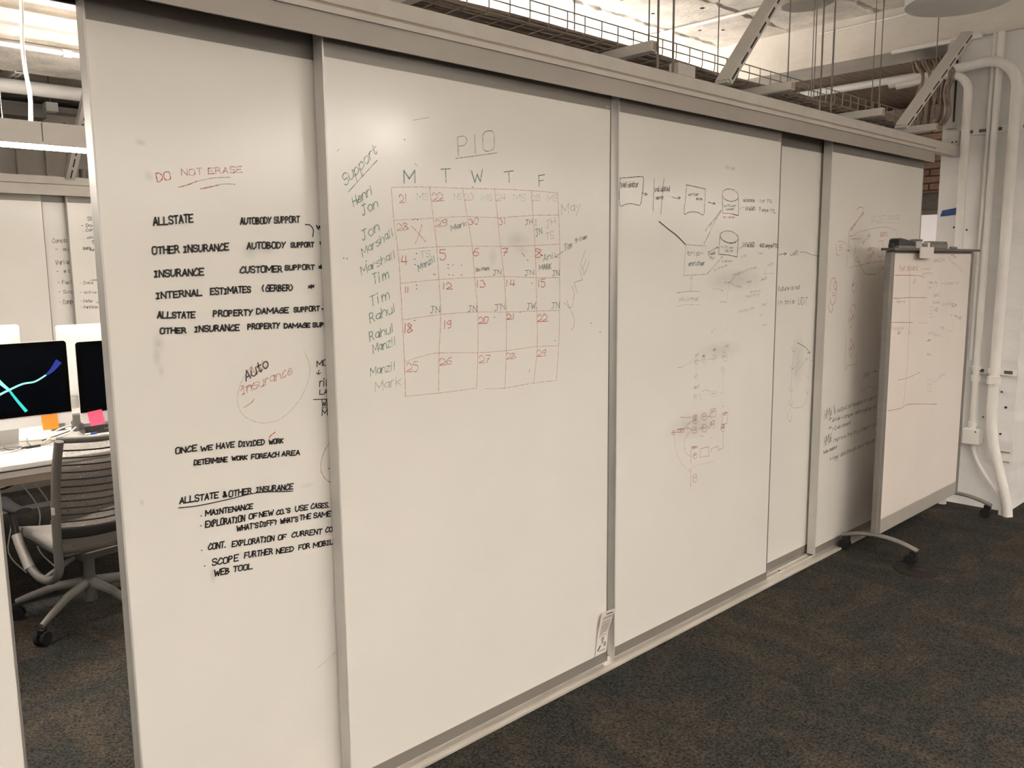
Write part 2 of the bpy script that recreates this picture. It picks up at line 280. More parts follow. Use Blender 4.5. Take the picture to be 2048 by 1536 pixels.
TEXT = {'d1': [('DO', 0.836, 1.868, 0.873, 1.877, 0.02, 'rf', 3), ('NOT ERASE', 0.899, 1.887, 1.067, 1.907, 0.015, 'rf2', 3), ('ALLSTATE', 0.82, 1.759, 0.923, 1.771, 0.019, 'k', 4.4), ('AUTOBODY SUPPORT', 1.052, 1.768, 1.232, 1.779, 0.016, 'k', 4.4), ('Wi', 1.286, 1.76, 1.315, 1.767, 0.011, 'k', 4.4), ('OTHER INSURANCE', 0.812, 1.688, 1.016, 1.699, 0.017, 'k', 4.4), ('AUTOBODY', 1.067, 1.702, 1.184, 1.707, 0.016, 'k', 4.4), ('SUPPORT', 1.2, 1.708, 1.274, 1.71, 0.013, 'k', 4.4), ('*', 1.295, 1.712, 1.311, 1.715, 0.016, 'k', 4.4), ('INSURANCE', 0.813, 1.63, 0.943, 1.633, 0.017, 'k', 4.4), ('CUSTOMER', 1.044, 1.638, 1.17, 1.639, 0.016, 'k', 4.4), ('SUPPORT', 1.178, 1.644, 1.273, 1.645, 0.013, 'k', 4.4), ('*', 1.288, 1.644, 1.304, 1.646, 0.015, 'k', 4.4), ('INTERNAL', 0.814, 1.575, 0.935, 1.58, 0.015, 'k', 4.4), ('ESTIMATES', 0.957, 1.581, 1.072, 1.585, 0.016, 'k', 4.4), ('(GERBER)', 1.104, 1.586, 1.204, 1.586, 0.016, 'k', 4.4), ('*', 1.251, 1.587, 1.271, 1.59, 0.015, 'k', 4.4), ('ALLSTATE', 0.814, 1.526, 0.912, 1.522, 0.015, 'k', 4.4), ('PROPERTY', 0.961, 1.523, 1.074, 1.521, 0.015, 'k', 4.4), ('DAMAGE', 1.085, 1.524, 1.184, 1.523, 0.014, 'k', 4.4), ('SUPPORT', 1.2, 1.524, 1.284, 1.525, 0.013, 'k', 4.4), ('-', 1.291, 1.523, 1.313, 1.522, 0.011, 'k', 4.4), ('OTHER', 0.818, 1.486, 0.886, 1.484, 0.013, 'k', 4.4), ('INSURANCE', 0.908, 1.485, 1.033, 1.482, 0.015, 'k', 4.4), ('PROPERTY', 1.057, 1.483, 1.154, 1.481, 0.014, 'k', 4.4), ('DAMAGE', 1.167, 1.48, 1.251, 1.478, 0.012, 'k', 4.4), ('SUPPORT', 1.259, 1.478, 1.349, 1.476, 0.012, 'k', 4.4), ('Auto', 1.043, 1.34, 1.115, 1.374, 0.028, 'k', 3.2), ('Aut', 1.058, 1.351, 1.108, 1.375, 0.024, 'rf2', 2.5), ('Insurance', 1.03, 1.303, 1.188, 1.347, 0.026, 'rf2', 3), ('MOB', 1.267, 1.36, 1.318, 1.363, 0.017, 'k', 3), ('riO', 1.273, 1.3, 1.308, 1.299, 0.023, 'k', 3), ('LAND', 1.272, 1.277, 1.331, 1.273, 0.014, 'k', 3), ('WEB', 1.277, 1.24, 1.319, 1.238, 0.019, 'k', 3), ('MOB', 1.277, 1.212, 1.328, 1.212, 0.019, 'k', 3), ('ONCE', 0.837, 1.167, 0.895, 1.167, 0.015, 'k', 3.9), ('WE', 0.904, 1.164, 0.938, 1.163, 0.012, 'k', 3.9), ('HAVE', 0.948, 1.163, 1.0, 1.16, 0.014, 'k', 3.9), ('DIVIDED', 1.012, 1.159, 1.089, 1.153, 0.014, 'k', 3.9), ('WORK', 1.102, 1.152, 1.147, 1.149, 0.013, 'k', 3.9), ('DETERMINE', 0.884, 1.129, 0.977, 1.123, 0.013, 'k', 3.9), ('WORK', 0.989, 1.124, 1.035, 1.119, 0.011, 'k', 3.9), ('FOREACH', 1.047, 1.118, 1.132, 1.111, 0.013, 'k', 3.9), ('AREA', 1.14, 1.111, 1.199, 1.106, 0.013, 'k', 3.9), ('ALLSTATE', 0.839, 1.031, 0.946, 1.027, 0.016, 'k', 3.9), ('&', 0.958, 1.025, 0.969, 1.025, 0.014, 'k', 3.9), ('OTHER', 0.975, 1.023, 1.043, 1.019, 0.016, 'k', 3.9), ('INSURANCE', 1.056, 1.02, 1.172, 1.007, 0.015, 'k', 3.9), ('MAINTENANCE', 0.906, 0.983, 1.044, 0.975, 0.014, 'k', 3.9), ('EXPLORATION', 0.904, 0.951, 1.018, 0.944, 0.017, 'k', 3.9), ('OF', 1.03, 0.947, 1.056, 0.945, 0.014, 'k', 3.9), ('NEW', 1.061, 0.946, 1.106, 0.943, 0.014, 'k', 3.9), ("CO.'S", 1.115, 0.941, 1.159, 0.939, 0.013, 'k', 3.9), ('USE', 1.175, 0.938, 1.218, 0.935, 0.015, 'k', 3.9), ('CASES.', 1.227, 0.936, 1.29, 0.927, 0.014, 'k', 3.9), ("WHAT'S", 0.992, 0.92, 1.057, 0.917, 0.014, 'k', 3.9), ('DIFF?', 1.062, 0.917, 1.116, 0.913, 0.014, 'k', 3.9), ("WHAT'S", 1.125, 0.912, 1.182, 0.907, 0.014, 'k', 3.9), ('THE', 1.188, 0.909, 1.226, 0.906, 0.014, 'k', 3.9), ('SAME?', 1.234, 0.906, 1.308, 0.896, 0.015, 'k', 3.9), ('CONT.', 0.908, 0.887, 0.959, 0.882, 0.016, 'k', 3.9), ('EXPLORATION', 0.976, 0.879, 1.104, 0.866, 0.015, 'k', 3.9), ('OF', 1.116, 0.865, 1.142, 0.862, 0.014, 'k', 3.9), ('CURRENT', 1.16, 0.863, 1.261, 0.85, 0.015, 'k', 3.9), ('CO.', 1.273, 0.852, 1.303, 0.849, 0.014, 'k', 3.9), ('SCOPE', 0.916, 0.84, 0.993, 0.834, 0.017, 'k', 3.9), ('FURTHER', 1.01, 0.837, 1.097, 0.828, 0.016, 'k', 3.9), ('NEED', 1.108, 0.825, 1.164, 0.82, 0.014, 'k', 3.9), ('FOR', 1.18, 0.819, 1.218, 0.816, 0.014, 'k', 3.9), ('MOBILE', 1.229, 0.813, 1.311, 0.809, 0.015, 'k', 3.9), ('WEB', 0.92, 0.808, 0.964, 0.805, 0.016, 'k', 3.9), ('TOOL', 0.975, 0.806, 1.033, 0.8, 0.015, 'k', 3.9), ('.', 0.893, 0.986, 0.898, 0.985, 0.007, 'k', 3.9), ('.', 0.891, 0.959, 0.895, 0.959, 0.008, 'k', 3.9), ('.', 0.889, 0.89, 0.894, 0.889, 0.007, 'k', 3.9), ('.', 0.894, 0.844, 0.899, 0.844, 0.008, 'k', 3.9)],
 'd2': [('PlO', 1.775, 2.001, 1.941, 2.037, 0.059, 't2', 2.4), ('M', 1.558, 1.902, 1.604, 1.906, 0.039, 't', 3), ('T', 1.703, 1.913, 1.748, 1.918, 0.039, 't', 3), ('W', 1.833, 1.921, 1.885, 1.929, 0.039, 't', 3), ('T', 1.978, 1.927, 2.028, 1.935, 0.036, 't', 3), ('F', 2.145, 1.926, 2.18, 1.932, 0.038, 't', 3), ('Support', 1.348, 1.882, 1.466, 1.985, 0.028, 't2', 2.6), ('Henri', 1.375, 1.825, 1.446, 1.868, 0.025, 't', 2.4), ('Jon', 1.406, 1.801, 1.462, 1.829, 0.027, 't', 2.4), ('Jon', 1.403, 1.728, 1.465, 1.759, 0.028, 't', 2.4), ('Marshall', 1.4, 1.681, 1.516, 1.746, 0.024, 't2', 2.4), ('Marshall', 1.394, 1.626, 1.521, 1.68, 0.023, 't2', 2.4), ('Tim', 1.434, 1.598, 1.494, 1.617, 0.029, 't', 2.4), ('Tim', 1.422, 1.533, 1.494, 1.555, 0.03, 't', 2.4), ('Rahul', 1.419, 1.482, 1.517, 1.515, 0.027, 't', 2.4), ('Rahul', 1.416, 1.427, 1.507, 1.453, 0.027, 't', 2.4), ('Manzil', 1.426, 1.391, 1.513, 1.412, 0.027, 't2', 2.4), ('Manzil', 1.414, 1.322, 1.509, 1.335, 0.026, 't2', 2.4), ('Mark', 1.429, 1.274, 1.528, 1.285, 0.029, 't3', 2.4), ('21', 1.539, 1.843, 1.57, 1.847, 0.026, 'rf', 2.4), ('22', 1.667, 1.854, 1.71, 1.858, 0.027, 'rf', 2.4), ('28', 1.527, 1.76, 1.567, 1.762, 0.022, 'rf', 2.4), ('29', 1.677, 1.776, 1.724, 1.778, 0.023, 'rf', 2.4), ('30', 1.815, 1.785, 1.859, 1.788, 0.019, 'rf', 2.4), ('31', 1.951, 1.788, 1.984, 1.792, 0.02, 'rf', 2.4), ('1', 2.117, 1.79, 2.142, 1.791, 0.021, 'rf', 2.4), ('25', 1.547, 1.323, 1.594, 1.32, 0.03, 'rf', 2.4), ('26', 1.681, 1.333, 1.734, 1.332, 0.023, 'rf', 2.4), ('27', 1.852, 1.325, 1.902, 1.323, 0.026, 'rf', 2.4), ('28', 1.98, 1.328, 2.021, 1.327, 0.021, 'rf', 2.4), ('29', 2.131, 1.325, 2.175, 1.323, 0.025, 'rf', 2.4), ('23', 1.799, 1.862, 1.84, 1.866, 0.021, 'rf3', 2.4), ('24', 1.938, 1.868, 1.985, 1.872, 0.022, 'rf3', 2.4), ('25', 2.11, 1.875, 2.152, 1.878, 0.02, 'rf3', 2.4), ('4', 1.539, 1.656, 1.565, 1.657, 0.026, 'r', 2.4), ('5', 1.69, 1.671, 1.717, 1.672, 0.031, 'r', 2.4), ('6', 1.832, 1.684, 1.859, 1.684, 0.026, 'r', 2.4), ('7', 1.961, 1.682, 1.994, 1.684, 0.027, 'r', 2.4), ('8', 2.123, 1.677, 2.156, 1.679, 0.032, 'r', 2.4), ('11', 1.549, 1.571, 1.565, 1.571, 0.017, 'r', 2.4), ('12', 1.698, 1.577, 1.738, 1.577, 0.022, 'r', 2.4), ('13', 1.841, 1.58, 1.886, 1.58, 0.023, 'r', 2.4), ('14', 1.974, 1.58, 2.026, 1.58, 0.024, 'r', 2.4), ('15', 2.133, 1.573, 2.174, 1.573, 0.028, 'r', 2.4), ('18', 1.541, 1.446, 1.572, 1.446, 0.031, 'r', 2.4), ('19', 1.699, 1.451, 1.732, 1.451, 0.026, 'r', 2.4), ('20', 1.852, 1.459, 1.897, 1.458, 0.022, 'r', 2.4), ('21', 1.982, 1.466, 2.022, 1.466, 0.019, 'r', 2.4), ('22', 2.134, 1.451, 2.184, 1.45, 0.027, 'r', 2.4), ('MS', 1.606, 1.855, 1.651, 1.858, 0.019, 'tf2', 2.2), ('MS', 1.755, 1.862, 1.791, 1.865, 0.02, 'tf2', 2.2), ('MS', 1.873, 1.864, 1.923, 1.868, 0.019, 'tf2', 2.2), ('MS', 2.02, 1.871, 2.08, 1.875, 0.021, 'tf2', 2.2), ('MS', 2.188, 1.878, 2.237, 1.882, 0.021, 'tf2', 2.2), ('Mark', 1.74, 1.763, 1.808, 1.782, 0.017, 't', 2.2), ('TS', 1.614, 1.677, 1.656, 1.682, 0.02, 't3', 2.2), ('Manzil', 1.605, 1.635, 1.674, 1.668, 0.019, 't', 2.2), ('JH', 2.182, 1.783, 2.232, 1.799, 0.025, 't3', 2.2), ('JN', 2.129, 1.752, 2.162, 1.763, 0.023, 't', 2.2), ('TS', 2.18, 1.739, 2.221, 1.747, 0.025, 't3', 2.2), ('Ani', 2.166, 1.665, 2.221, 1.675, 0.024, 't', 2.2), ('JH', 2.077, 1.792, 2.112, 1.795, 0.017, 'k2', 2.0), ('MARK', 2.143, 1.633, 2.208, 1.638, 0.019, 'k2', 2.0), ('Tim', 2.277, 1.701, 2.318, 1.715, 0.023, 'k2', 2.0), ('9-11am', 2.334, 1.732, 2.401, 1.75, 0.015, 'k2', 2.0), ('Sm Mark', 1.844, 1.633, 1.905, 1.637, 0.011, 'k2', 2.0), ('JN', 1.921, 1.62, 1.96, 1.621, 0.015, 'td', 2.1), ('JN', 2.072, 1.616, 2.118, 1.619, 0.018, 'td', 2.1), ('JN', 2.213, 1.612, 2.25, 1.614, 0.018, 'td', 2.1), ('JN', 1.649, 1.503, 1.688, 1.504, 0.021, 'td', 2.1), ('JN', 1.807, 1.5, 1.846, 1.5, 0.02, 'td', 2.1), ('JN', 1.926, 1.499, 1.977, 1.502, 0.021, 'td', 2.1), ('JW.', 2.082, 1.496, 2.135, 1.498, 0.022, 'td', 2.1), ('JN', 2.207, 1.494, 2.25, 1.495, 0.022, 'td', 2.1), ('May', 2.261, 1.833, 2.367, 1.854, 0.034, 't3', 2.4), ('UNE', 2.307, 1.481, 2.419, 1.669, 0.045, 't3', 2.4)],
 'd3': [('Validator', 2.595, 1.947, 2.709, 1.957, 0.021, 'k3', 3), ('validated', 2.815, 1.943, 2.918, 1.953, 0.021, 'k3', 3), ('avro', 2.823, 1.913, 2.875, 1.919, 0.014, 'k3', 3), ('writer', 3.051, 1.939, 3.13, 1.944, 0.012, 'k3', 2.6), ('sink', 3.112, 1.925, 3.159, 1.926, 0.011, 'k3', 2.6), ('no TTL pod', 3.327, 1.904, 3.424, 1.91, 0.009, 't2', 2.4), ('(current)', 3.344, 1.89, 3.417, 1.894, 0.009, 't2', 2.4), ('no - 30 km', 3.324, 1.856, 3.419, 1.858, 0.007, 'rf', 2.2), ('allstate', 3.487, 1.933, 3.587, 1.938, 0.015, 'k3', 2.8), ('1 yr', 3.635, 1.939, 3.681, 1.941, 0.013, 'k3', 2.8), ('TTL', 3.702, 1.94, 3.751, 1.942, 0.013, 'k3', 2.8), ('life360', 3.509, 1.896, 3.595, 1.899, 0.016, 'k3', 2.8), ('7', 3.629, 1.899, 3.645, 1.899, 0.015, 'k3', 2.8), ('days', 3.657, 1.897, 3.717, 1.897, 0.014, 'k3', 2.8), ('TTL', 3.733, 1.893, 3.788, 1.893, 0.016, 'k3', 2.8), ('no UTC year', 3.309, 1.723, 3.418, 1.719, 0.01, 't3', 2.4), ('(SQL DB)', 3.342, 1.705, 3.419, 1.704, 0.009, 't2', 2.4), ('in 30 min', 3.323, 1.658, 3.41, 1.659, 0.008, 'rf', 2.2), ('life360', 3.495, 1.729, 3.599, 1.729, 0.021, 'k2', 3.4), ('60', 3.65, 1.73, 3.69, 1.729, 0.015, 'k2', 3.4), ('days', 3.701, 1.728, 3.767, 1.727, 0.016, 'k2', 3.4), ('TTL', 3.772, 1.729, 3.826, 1.727, 0.016, 'k2', 3.4), ('trip-', 3.051, 1.688, 3.18, 1.689, 0.018, 't2', 3), ('enricher', 3.063, 1.643, 3.187, 1.646, 0.02, 't', 3), ('vehicle model', 2.996, 1.494, 3.148, 1.491, 0.019, 'tf2', 3), ('w/ improvements', 3.185, 1.791, 3.312, 1.884, 0.011, 'tf2', 3), ('life360', 3.212, 1.688, 3.269, 1.695, 0.011, 'k3', 2.4), ('TTL+', 3.22, 1.673, 3.265, 1.675, 0.009, 'k3', 2.4), ('w/traces', 3.259, 1.619, 3.369, 1.642, 0.009, 'tf2', 2.6), ('key', 3.152, 1.642, 3.185, 1.649, 0.011, 'tf2', 2.6), ('low DB', 3.327, 2.075, 3.411, 2.071, 0.011, 'tf2', 3), ('tuned', 3.632, 1.695, 3.677, 1.696, 0.009, 'tf2', 2.6), ('cal', 3.485, 1.679, 3.536, 1.685, 0.01, 'tf2', 2.6), ('summary of trips', 3.427, 1.596, 3.623, 1.63, 0.01, 'tf2', 2.6), ('data', 3.727, 1.636, 3.78, 1.646, 0.013, 'tf2', 2.6), ('bus', 3.544, 1.561, 3.582, 1.564, 0.009, 'tf2', 2.6), ('(see DB)', 3.667, 1.567, 3.731, 1.577, 0.013, 'tf2', 2.6), ('archive', 3.573, 1.511, 3.666, 1.515, 0.011, 'tf2', 2.6), ('Reporting', 3.535, 1.491, 3.658, 1.499, 0.011, 'tf2', 2.6), ('time', 3.314, 1.474, 3.363, 1.474, 0.01, 'tf2', 2.6), ('key', 3.351, 1.562, 3.416, 1.562, 0.008, 'tf2', 2.6), ('type', 3.417, 1.549, 3.493, 1.538, 0.012, 'tf2', 2.6), ('house Stk', 3.479, 1.422, 3.62, 1.434, 0.013, 'tf2', 2.4), ('(dev)', 3.676, 1.446, 3.742, 1.452, 0.013, 'tf2', 2.4), ('Ivy', 3.668, 1.397, 3.69, 1.396, 0.011, 'tf2', 2.4), ('HTTP', 3.701, 1.348, 3.741, 1.346, 0.007, 'tf2', 2.4), ('x -', 3.252, 1.341, 3.294, 1.353, 0.012, 'tf2', 2.4), ('/', 3.363, 1.341, 3.407, 1.355, 0.01, 'tf2', 2.4), ('as', 3.127, 1.218, 3.148, 1.22, 0.01, 'tf2', 2.2), ('tx', 3.188, 1.219, 3.209, 1.222, 0.012, 'tf2', 2.2), ('w4', 3.269, 1.217, 3.297, 1.219, 0.012, 'tf2', 2.2), ('ms', 3.355, 1.218, 3.384, 1.222, 0.016, 'tf2', 2.2), ('of', 3.346, 1.158, 3.362, 1.16, 0.01, 'tf2', 2.2), ('in', 3.13, 1.151, 3.146, 1.152, 0.007, 'tf2', 2.2), ('en', 3.269, 1.057, 3.303, 1.057, 0.009, 'tf2', 2.2), ('hi', 3.13, 1.059, 3.149, 1.06, 0.008, 'tf2', 2.2), ('ID', 3.128, 1.243, 3.156, 1.246, 0.011, 't3', 2.4), ('ABC', 3.185, 1.236, 3.21, 1.237, 0.01, 't3', 2.4), ('AB', 3.268, 1.257, 3.293, 1.259, 0.011, 't3', 2.4), ('IN', 3.371, 1.266, 3.397, 1.267, 0.011, 't3', 2.4), ('ABCF', 3.125, 1.098, 3.168, 1.101, 0.011, 't3', 2.4), ('a', 2.967, 0.919, 2.985, 0.919, 0.007, 'rf', 2.2), ('as', 3.123, 0.95, 3.148, 0.951, 0.01, 'rf', 2.2), ('is', 3.128, 0.97, 3.149, 0.97, 0.007, 'rf', 2.2), ('no', 3.118, 0.908, 3.148, 0.907, 0.01, 'rf', 2.2), ('Ax', 3.196, 0.959, 3.226, 0.959, 0.011, 'rf', 2.2), ('Bx', 3.197, 0.905, 3.23, 0.905, 0.013, 'rf', 2.2), ('on', 3.357, 0.883, 3.378, 0.884, 0.012, 'rf', 2.2), ('R', 3.135, 0.788, 3.156, 0.788, 0.01, 'rf', 2.2), ('N', 3.136, 0.682, 3.159, 0.683, 0.014, 'rf', 2.2), ('ABX', 3.119, 0.824, 3.164, 0.824, 0.011, 'r2', 2.2), ('TSX', 3.005, 0.922, 3.054, 0.92, 0.011, 'r2', 2.2), ('AX', 3.268, 0.971, 3.298, 0.973, 0.012, 'r2', 2.2), ('BX', 3.266, 0.911, 3.292, 0.91, 0.014, 'r2', 2.2), ('AS', 3.369, 0.944, 3.4, 0.947, 0.013, 'r2', 2.2), ('TK', 3.363, 0.885, 3.385, 0.884, 0.02, 'r2', 2.2)],
 'd4': [('udt', 4.06, 1.69, 4.139, 1.697, 0.023, 'k3', 3), ('Future is not', 3.946, 1.51, 4.175, 1.515, 0.021, 'k3', 2.8), ('in this', 3.949, 1.441, 4.121, 1.44, 0.023, 'k3', 2.8), ('UDT', 4.16, 1.433, 4.266, 1.43, 0.038, 'k3', 2.8)],
 'd5': [('Determinate', 4.61, 1.822, 4.764, 1.926, 0.016, 'rf', 3), ('DO NOT ERASE', 4.869, 1.891, 5.275, 1.911, 0.025, 'rf3', 3), ('S', 4.484, 1.717, 4.524, 1.725, 0.028, 'rf', 3), ('IF - DR', 4.777, 1.75, 4.864, 1.802, 0.016, 'r2', 2.8), ('SQFS', 5.002, 1.803, 5.101, 1.808, 0.021, 'r2', 2.8), ('AS', 4.842, 1.716, 4.893, 1.72, 0.019, 'r2', 2.8), ('Cart', 4.848, 1.668, 4.926, 1.701, 0.019, 'r2', 2.8), ('5t~', 5.043, 1.606, 5.149, 1.615, 0.017, 'k3', 2.4), ('x', 4.669, 1.517, 4.697, 1.531, 0.015, 'k3', 2.8), ('so', 4.662, 1.316, 4.697, 1.346, 0.015, 'k3', 2.4), ('so', 4.68, 1.15, 4.715, 1.18, 0.016, 'k3', 2.4), ('HMW', 4.863, 0.972, 4.953, 0.977, 0.031, 'k3', 2.4), ('->', 4.982, 0.99, 5.06, 0.993, 0.018, 'k3', 2.4), ('^', 4.51, 0.804, 4.53, 0.809, 0.051, 'kb', 2.6), ('output of models of use of life', 4.551, 0.81, 5.159, 0.836, 0.023, 'kb', 2.6), ('HMW', 4.4, 0.788, 4.486, 0.802, 0.051, 'kb', 2.6), ('->', 4.444, 0.769, 4.486, 0.777, 0.021, 'kb', 2.6), ('divide + conquer, smth together on field', 4.49, 0.762, 5.155, 0.771, 0.022, 'kb', 2.6), ('->', 4.449, 0.719, 4.491, 0.724, 0.022, 'kb', 2.6), ('1-2 wk caveat', 4.495, 0.709, 4.732, 0.718, 0.022, 'kb', 2.6), ('HMW', 4.406, 0.633, 4.496, 0.648, 0.054, 'kb', 2.6), ('improve the trip classification', 4.52, 0.641, 5.153, 0.66, 0.024, 'kb', 2.6), ('team reasons', 4.4, 0.59, 4.566, 0.599, 0.022, 'kb', 2.6), ('-> (agg) data through use w/ new users', 4.482, 0.535, 5.107, 0.562, 0.025, 'kb', 2.6)],
 'mb': [('Pet Board', 4.721, 1.603, 4.977, 1.606, 0.028, 'rf', 3), ('ARCH', 5.211, 1.648, 5.378, 1.652, 0.021, 'rf', 2.6), ('DIA', 5.486, 1.692, 5.57, 1.669, 0.014, 'rf', 2.6), ('MIGRATION', 5.446, 1.662, 5.701, 1.582, 0.015, 'rf3', 2.6), ('System', 5.029, 1.605, 5.169, 1.608, 0.013, 'tf2', 2.6), ('Location', 5.044, 1.58, 5.216, 1.58, 0.013, 'tf2', 2.6), ('app 7x', 5.152, 1.529, 5.293, 1.521, 0.013, 'gf', 2.6), ('-> Competitor', 5.35, 1.515, 5.646, 1.514, 0.016, 'k4', 2.6), ('Dev', 5.139, 1.497, 5.211, 1.498, 0.016, 'k4', 2.6), ('DBMS', 5.244, 1.444, 5.333, 1.446, 0.018, 'k4', 2.6), ('Queue', 5.232, 1.407, 5.348, 1.405, 0.016, 'k4', 2.6), ('prod DB', 5.397, 1.389, 5.534, 1.386, 0.017, 'k4', 2.6), ('SLs', 5.547, 1.374, 5.63, 1.375, 0.021, 'k3', 2.6), ('VS', 5.271, 1.357, 5.324, 1.355, 0.021, 'k3', 2.6), ('- ia', 5.534, 1.316, 5.65, 1.306, 0.015, 'k3', 2.6), ('iaX', 5.652, 1.294, 5.736, 1.287, 0.019, 'k3', 2.6), ('Hs', 5.383, 1.25, 5.448, 1.241, 0.016, 'k4', 2.6), ('UPTOWN', 5.194, 1.228, 5.392, 1.197, 0.015, 'k4', 2.6), ('->', 5.166, 1.177, 5.244, 1.181, 0.019, 'k3', 2.6), ('Tapping', 4.697, 1.431, 4.82, 1.429, 0.013, 'k4', 2.6), ('Playbook', 4.662, 1.281, 4.826, 1.274, 0.021, 'k4', 2.6), ('20', 4.746, 1.256, 4.782, 1.256, 0.011, 'k3', 2.6), ('done', 5.411, 0.939, 5.509, 0.954, 0.025, 'tf2', 2.6), ('see', 5.192, 1.1, 5.256, 1.093, 0.02, 'k4', 2.6)],
 'f1': [('Constant', 2.064, 1.871, 2.227, 1.88, 0.034, 'k3', 4.2), ('- #', 2.08, 1.805, 2.169, 1.805, 0.027, 'k3', 4.2), ('of', 2.175, 1.799, 2.221, 1.805, 0.034, 'k3', 4.2), ('Variant', 2.073, 1.691, 2.213, 1.698, 0.039, 'k3', 4.2), ('-  #', 2.077, 1.627, 2.152, 1.626, 0.023, 'k3', 4.2), ('of', 2.167, 1.628, 2.212, 1.634, 0.031, 'k3', 4.2), ('- Factor', 2.078, 1.531, 2.23, 1.533, 0.032, 'k3', 4.2), ('- Score', 2.077, 1.454, 2.224, 1.455, 0.028, 'k3', 4.2), ('- Compare', 2.077, 1.365, 2.231, 1.371, 0.036, 'k3', 4.2)],
 'f2': [('Story', 2.332, 2.057, 2.429, 2.065, 0.031, 'k', 4), ('- Doc', 2.279, 2.002, 2.385, 2.011, 0.023, 'k', 4), ('. Cont', 2.287, 1.966, 2.389, 1.973, 0.023, 'k', 4), ('. che', 2.29, 1.906, 2.388, 1.913, 0.019, 'k', 4), ('cat', 2.354, 1.883, 2.389, 1.884, 0.015, 'k', 4), ('?', 2.356, 1.852, 2.387, 1.856, 0.019, 'k', 4), ('Entity', 2.28, 1.816, 2.344, 1.82, 0.021, 'k', 4), ('form', 2.331, 1.805, 2.387, 1.809, 0.018, 'k', 4), ('- Data', 2.23, 1.528, 2.336, 1.528, 0.024, 'k3', 3.6), ('- active', 2.225, 1.453, 2.357, 1.449, 0.021, 'k3', 3.6), ('- Cache', 2.224, 1.378, 2.318, 1.376, 0.024, 'k3', 3.6), ('up', 2.354, 1.368, 2.388, 1.37, 0.021, 'k3', 3.6), ('- Partition', 2.226, 1.326, 2.358, 1.322, 0.022, 'k3', 3.6), ('uses', 2.316, 1.555, 2.388, 1.557, 0.017, 'rf', 3.6)]}
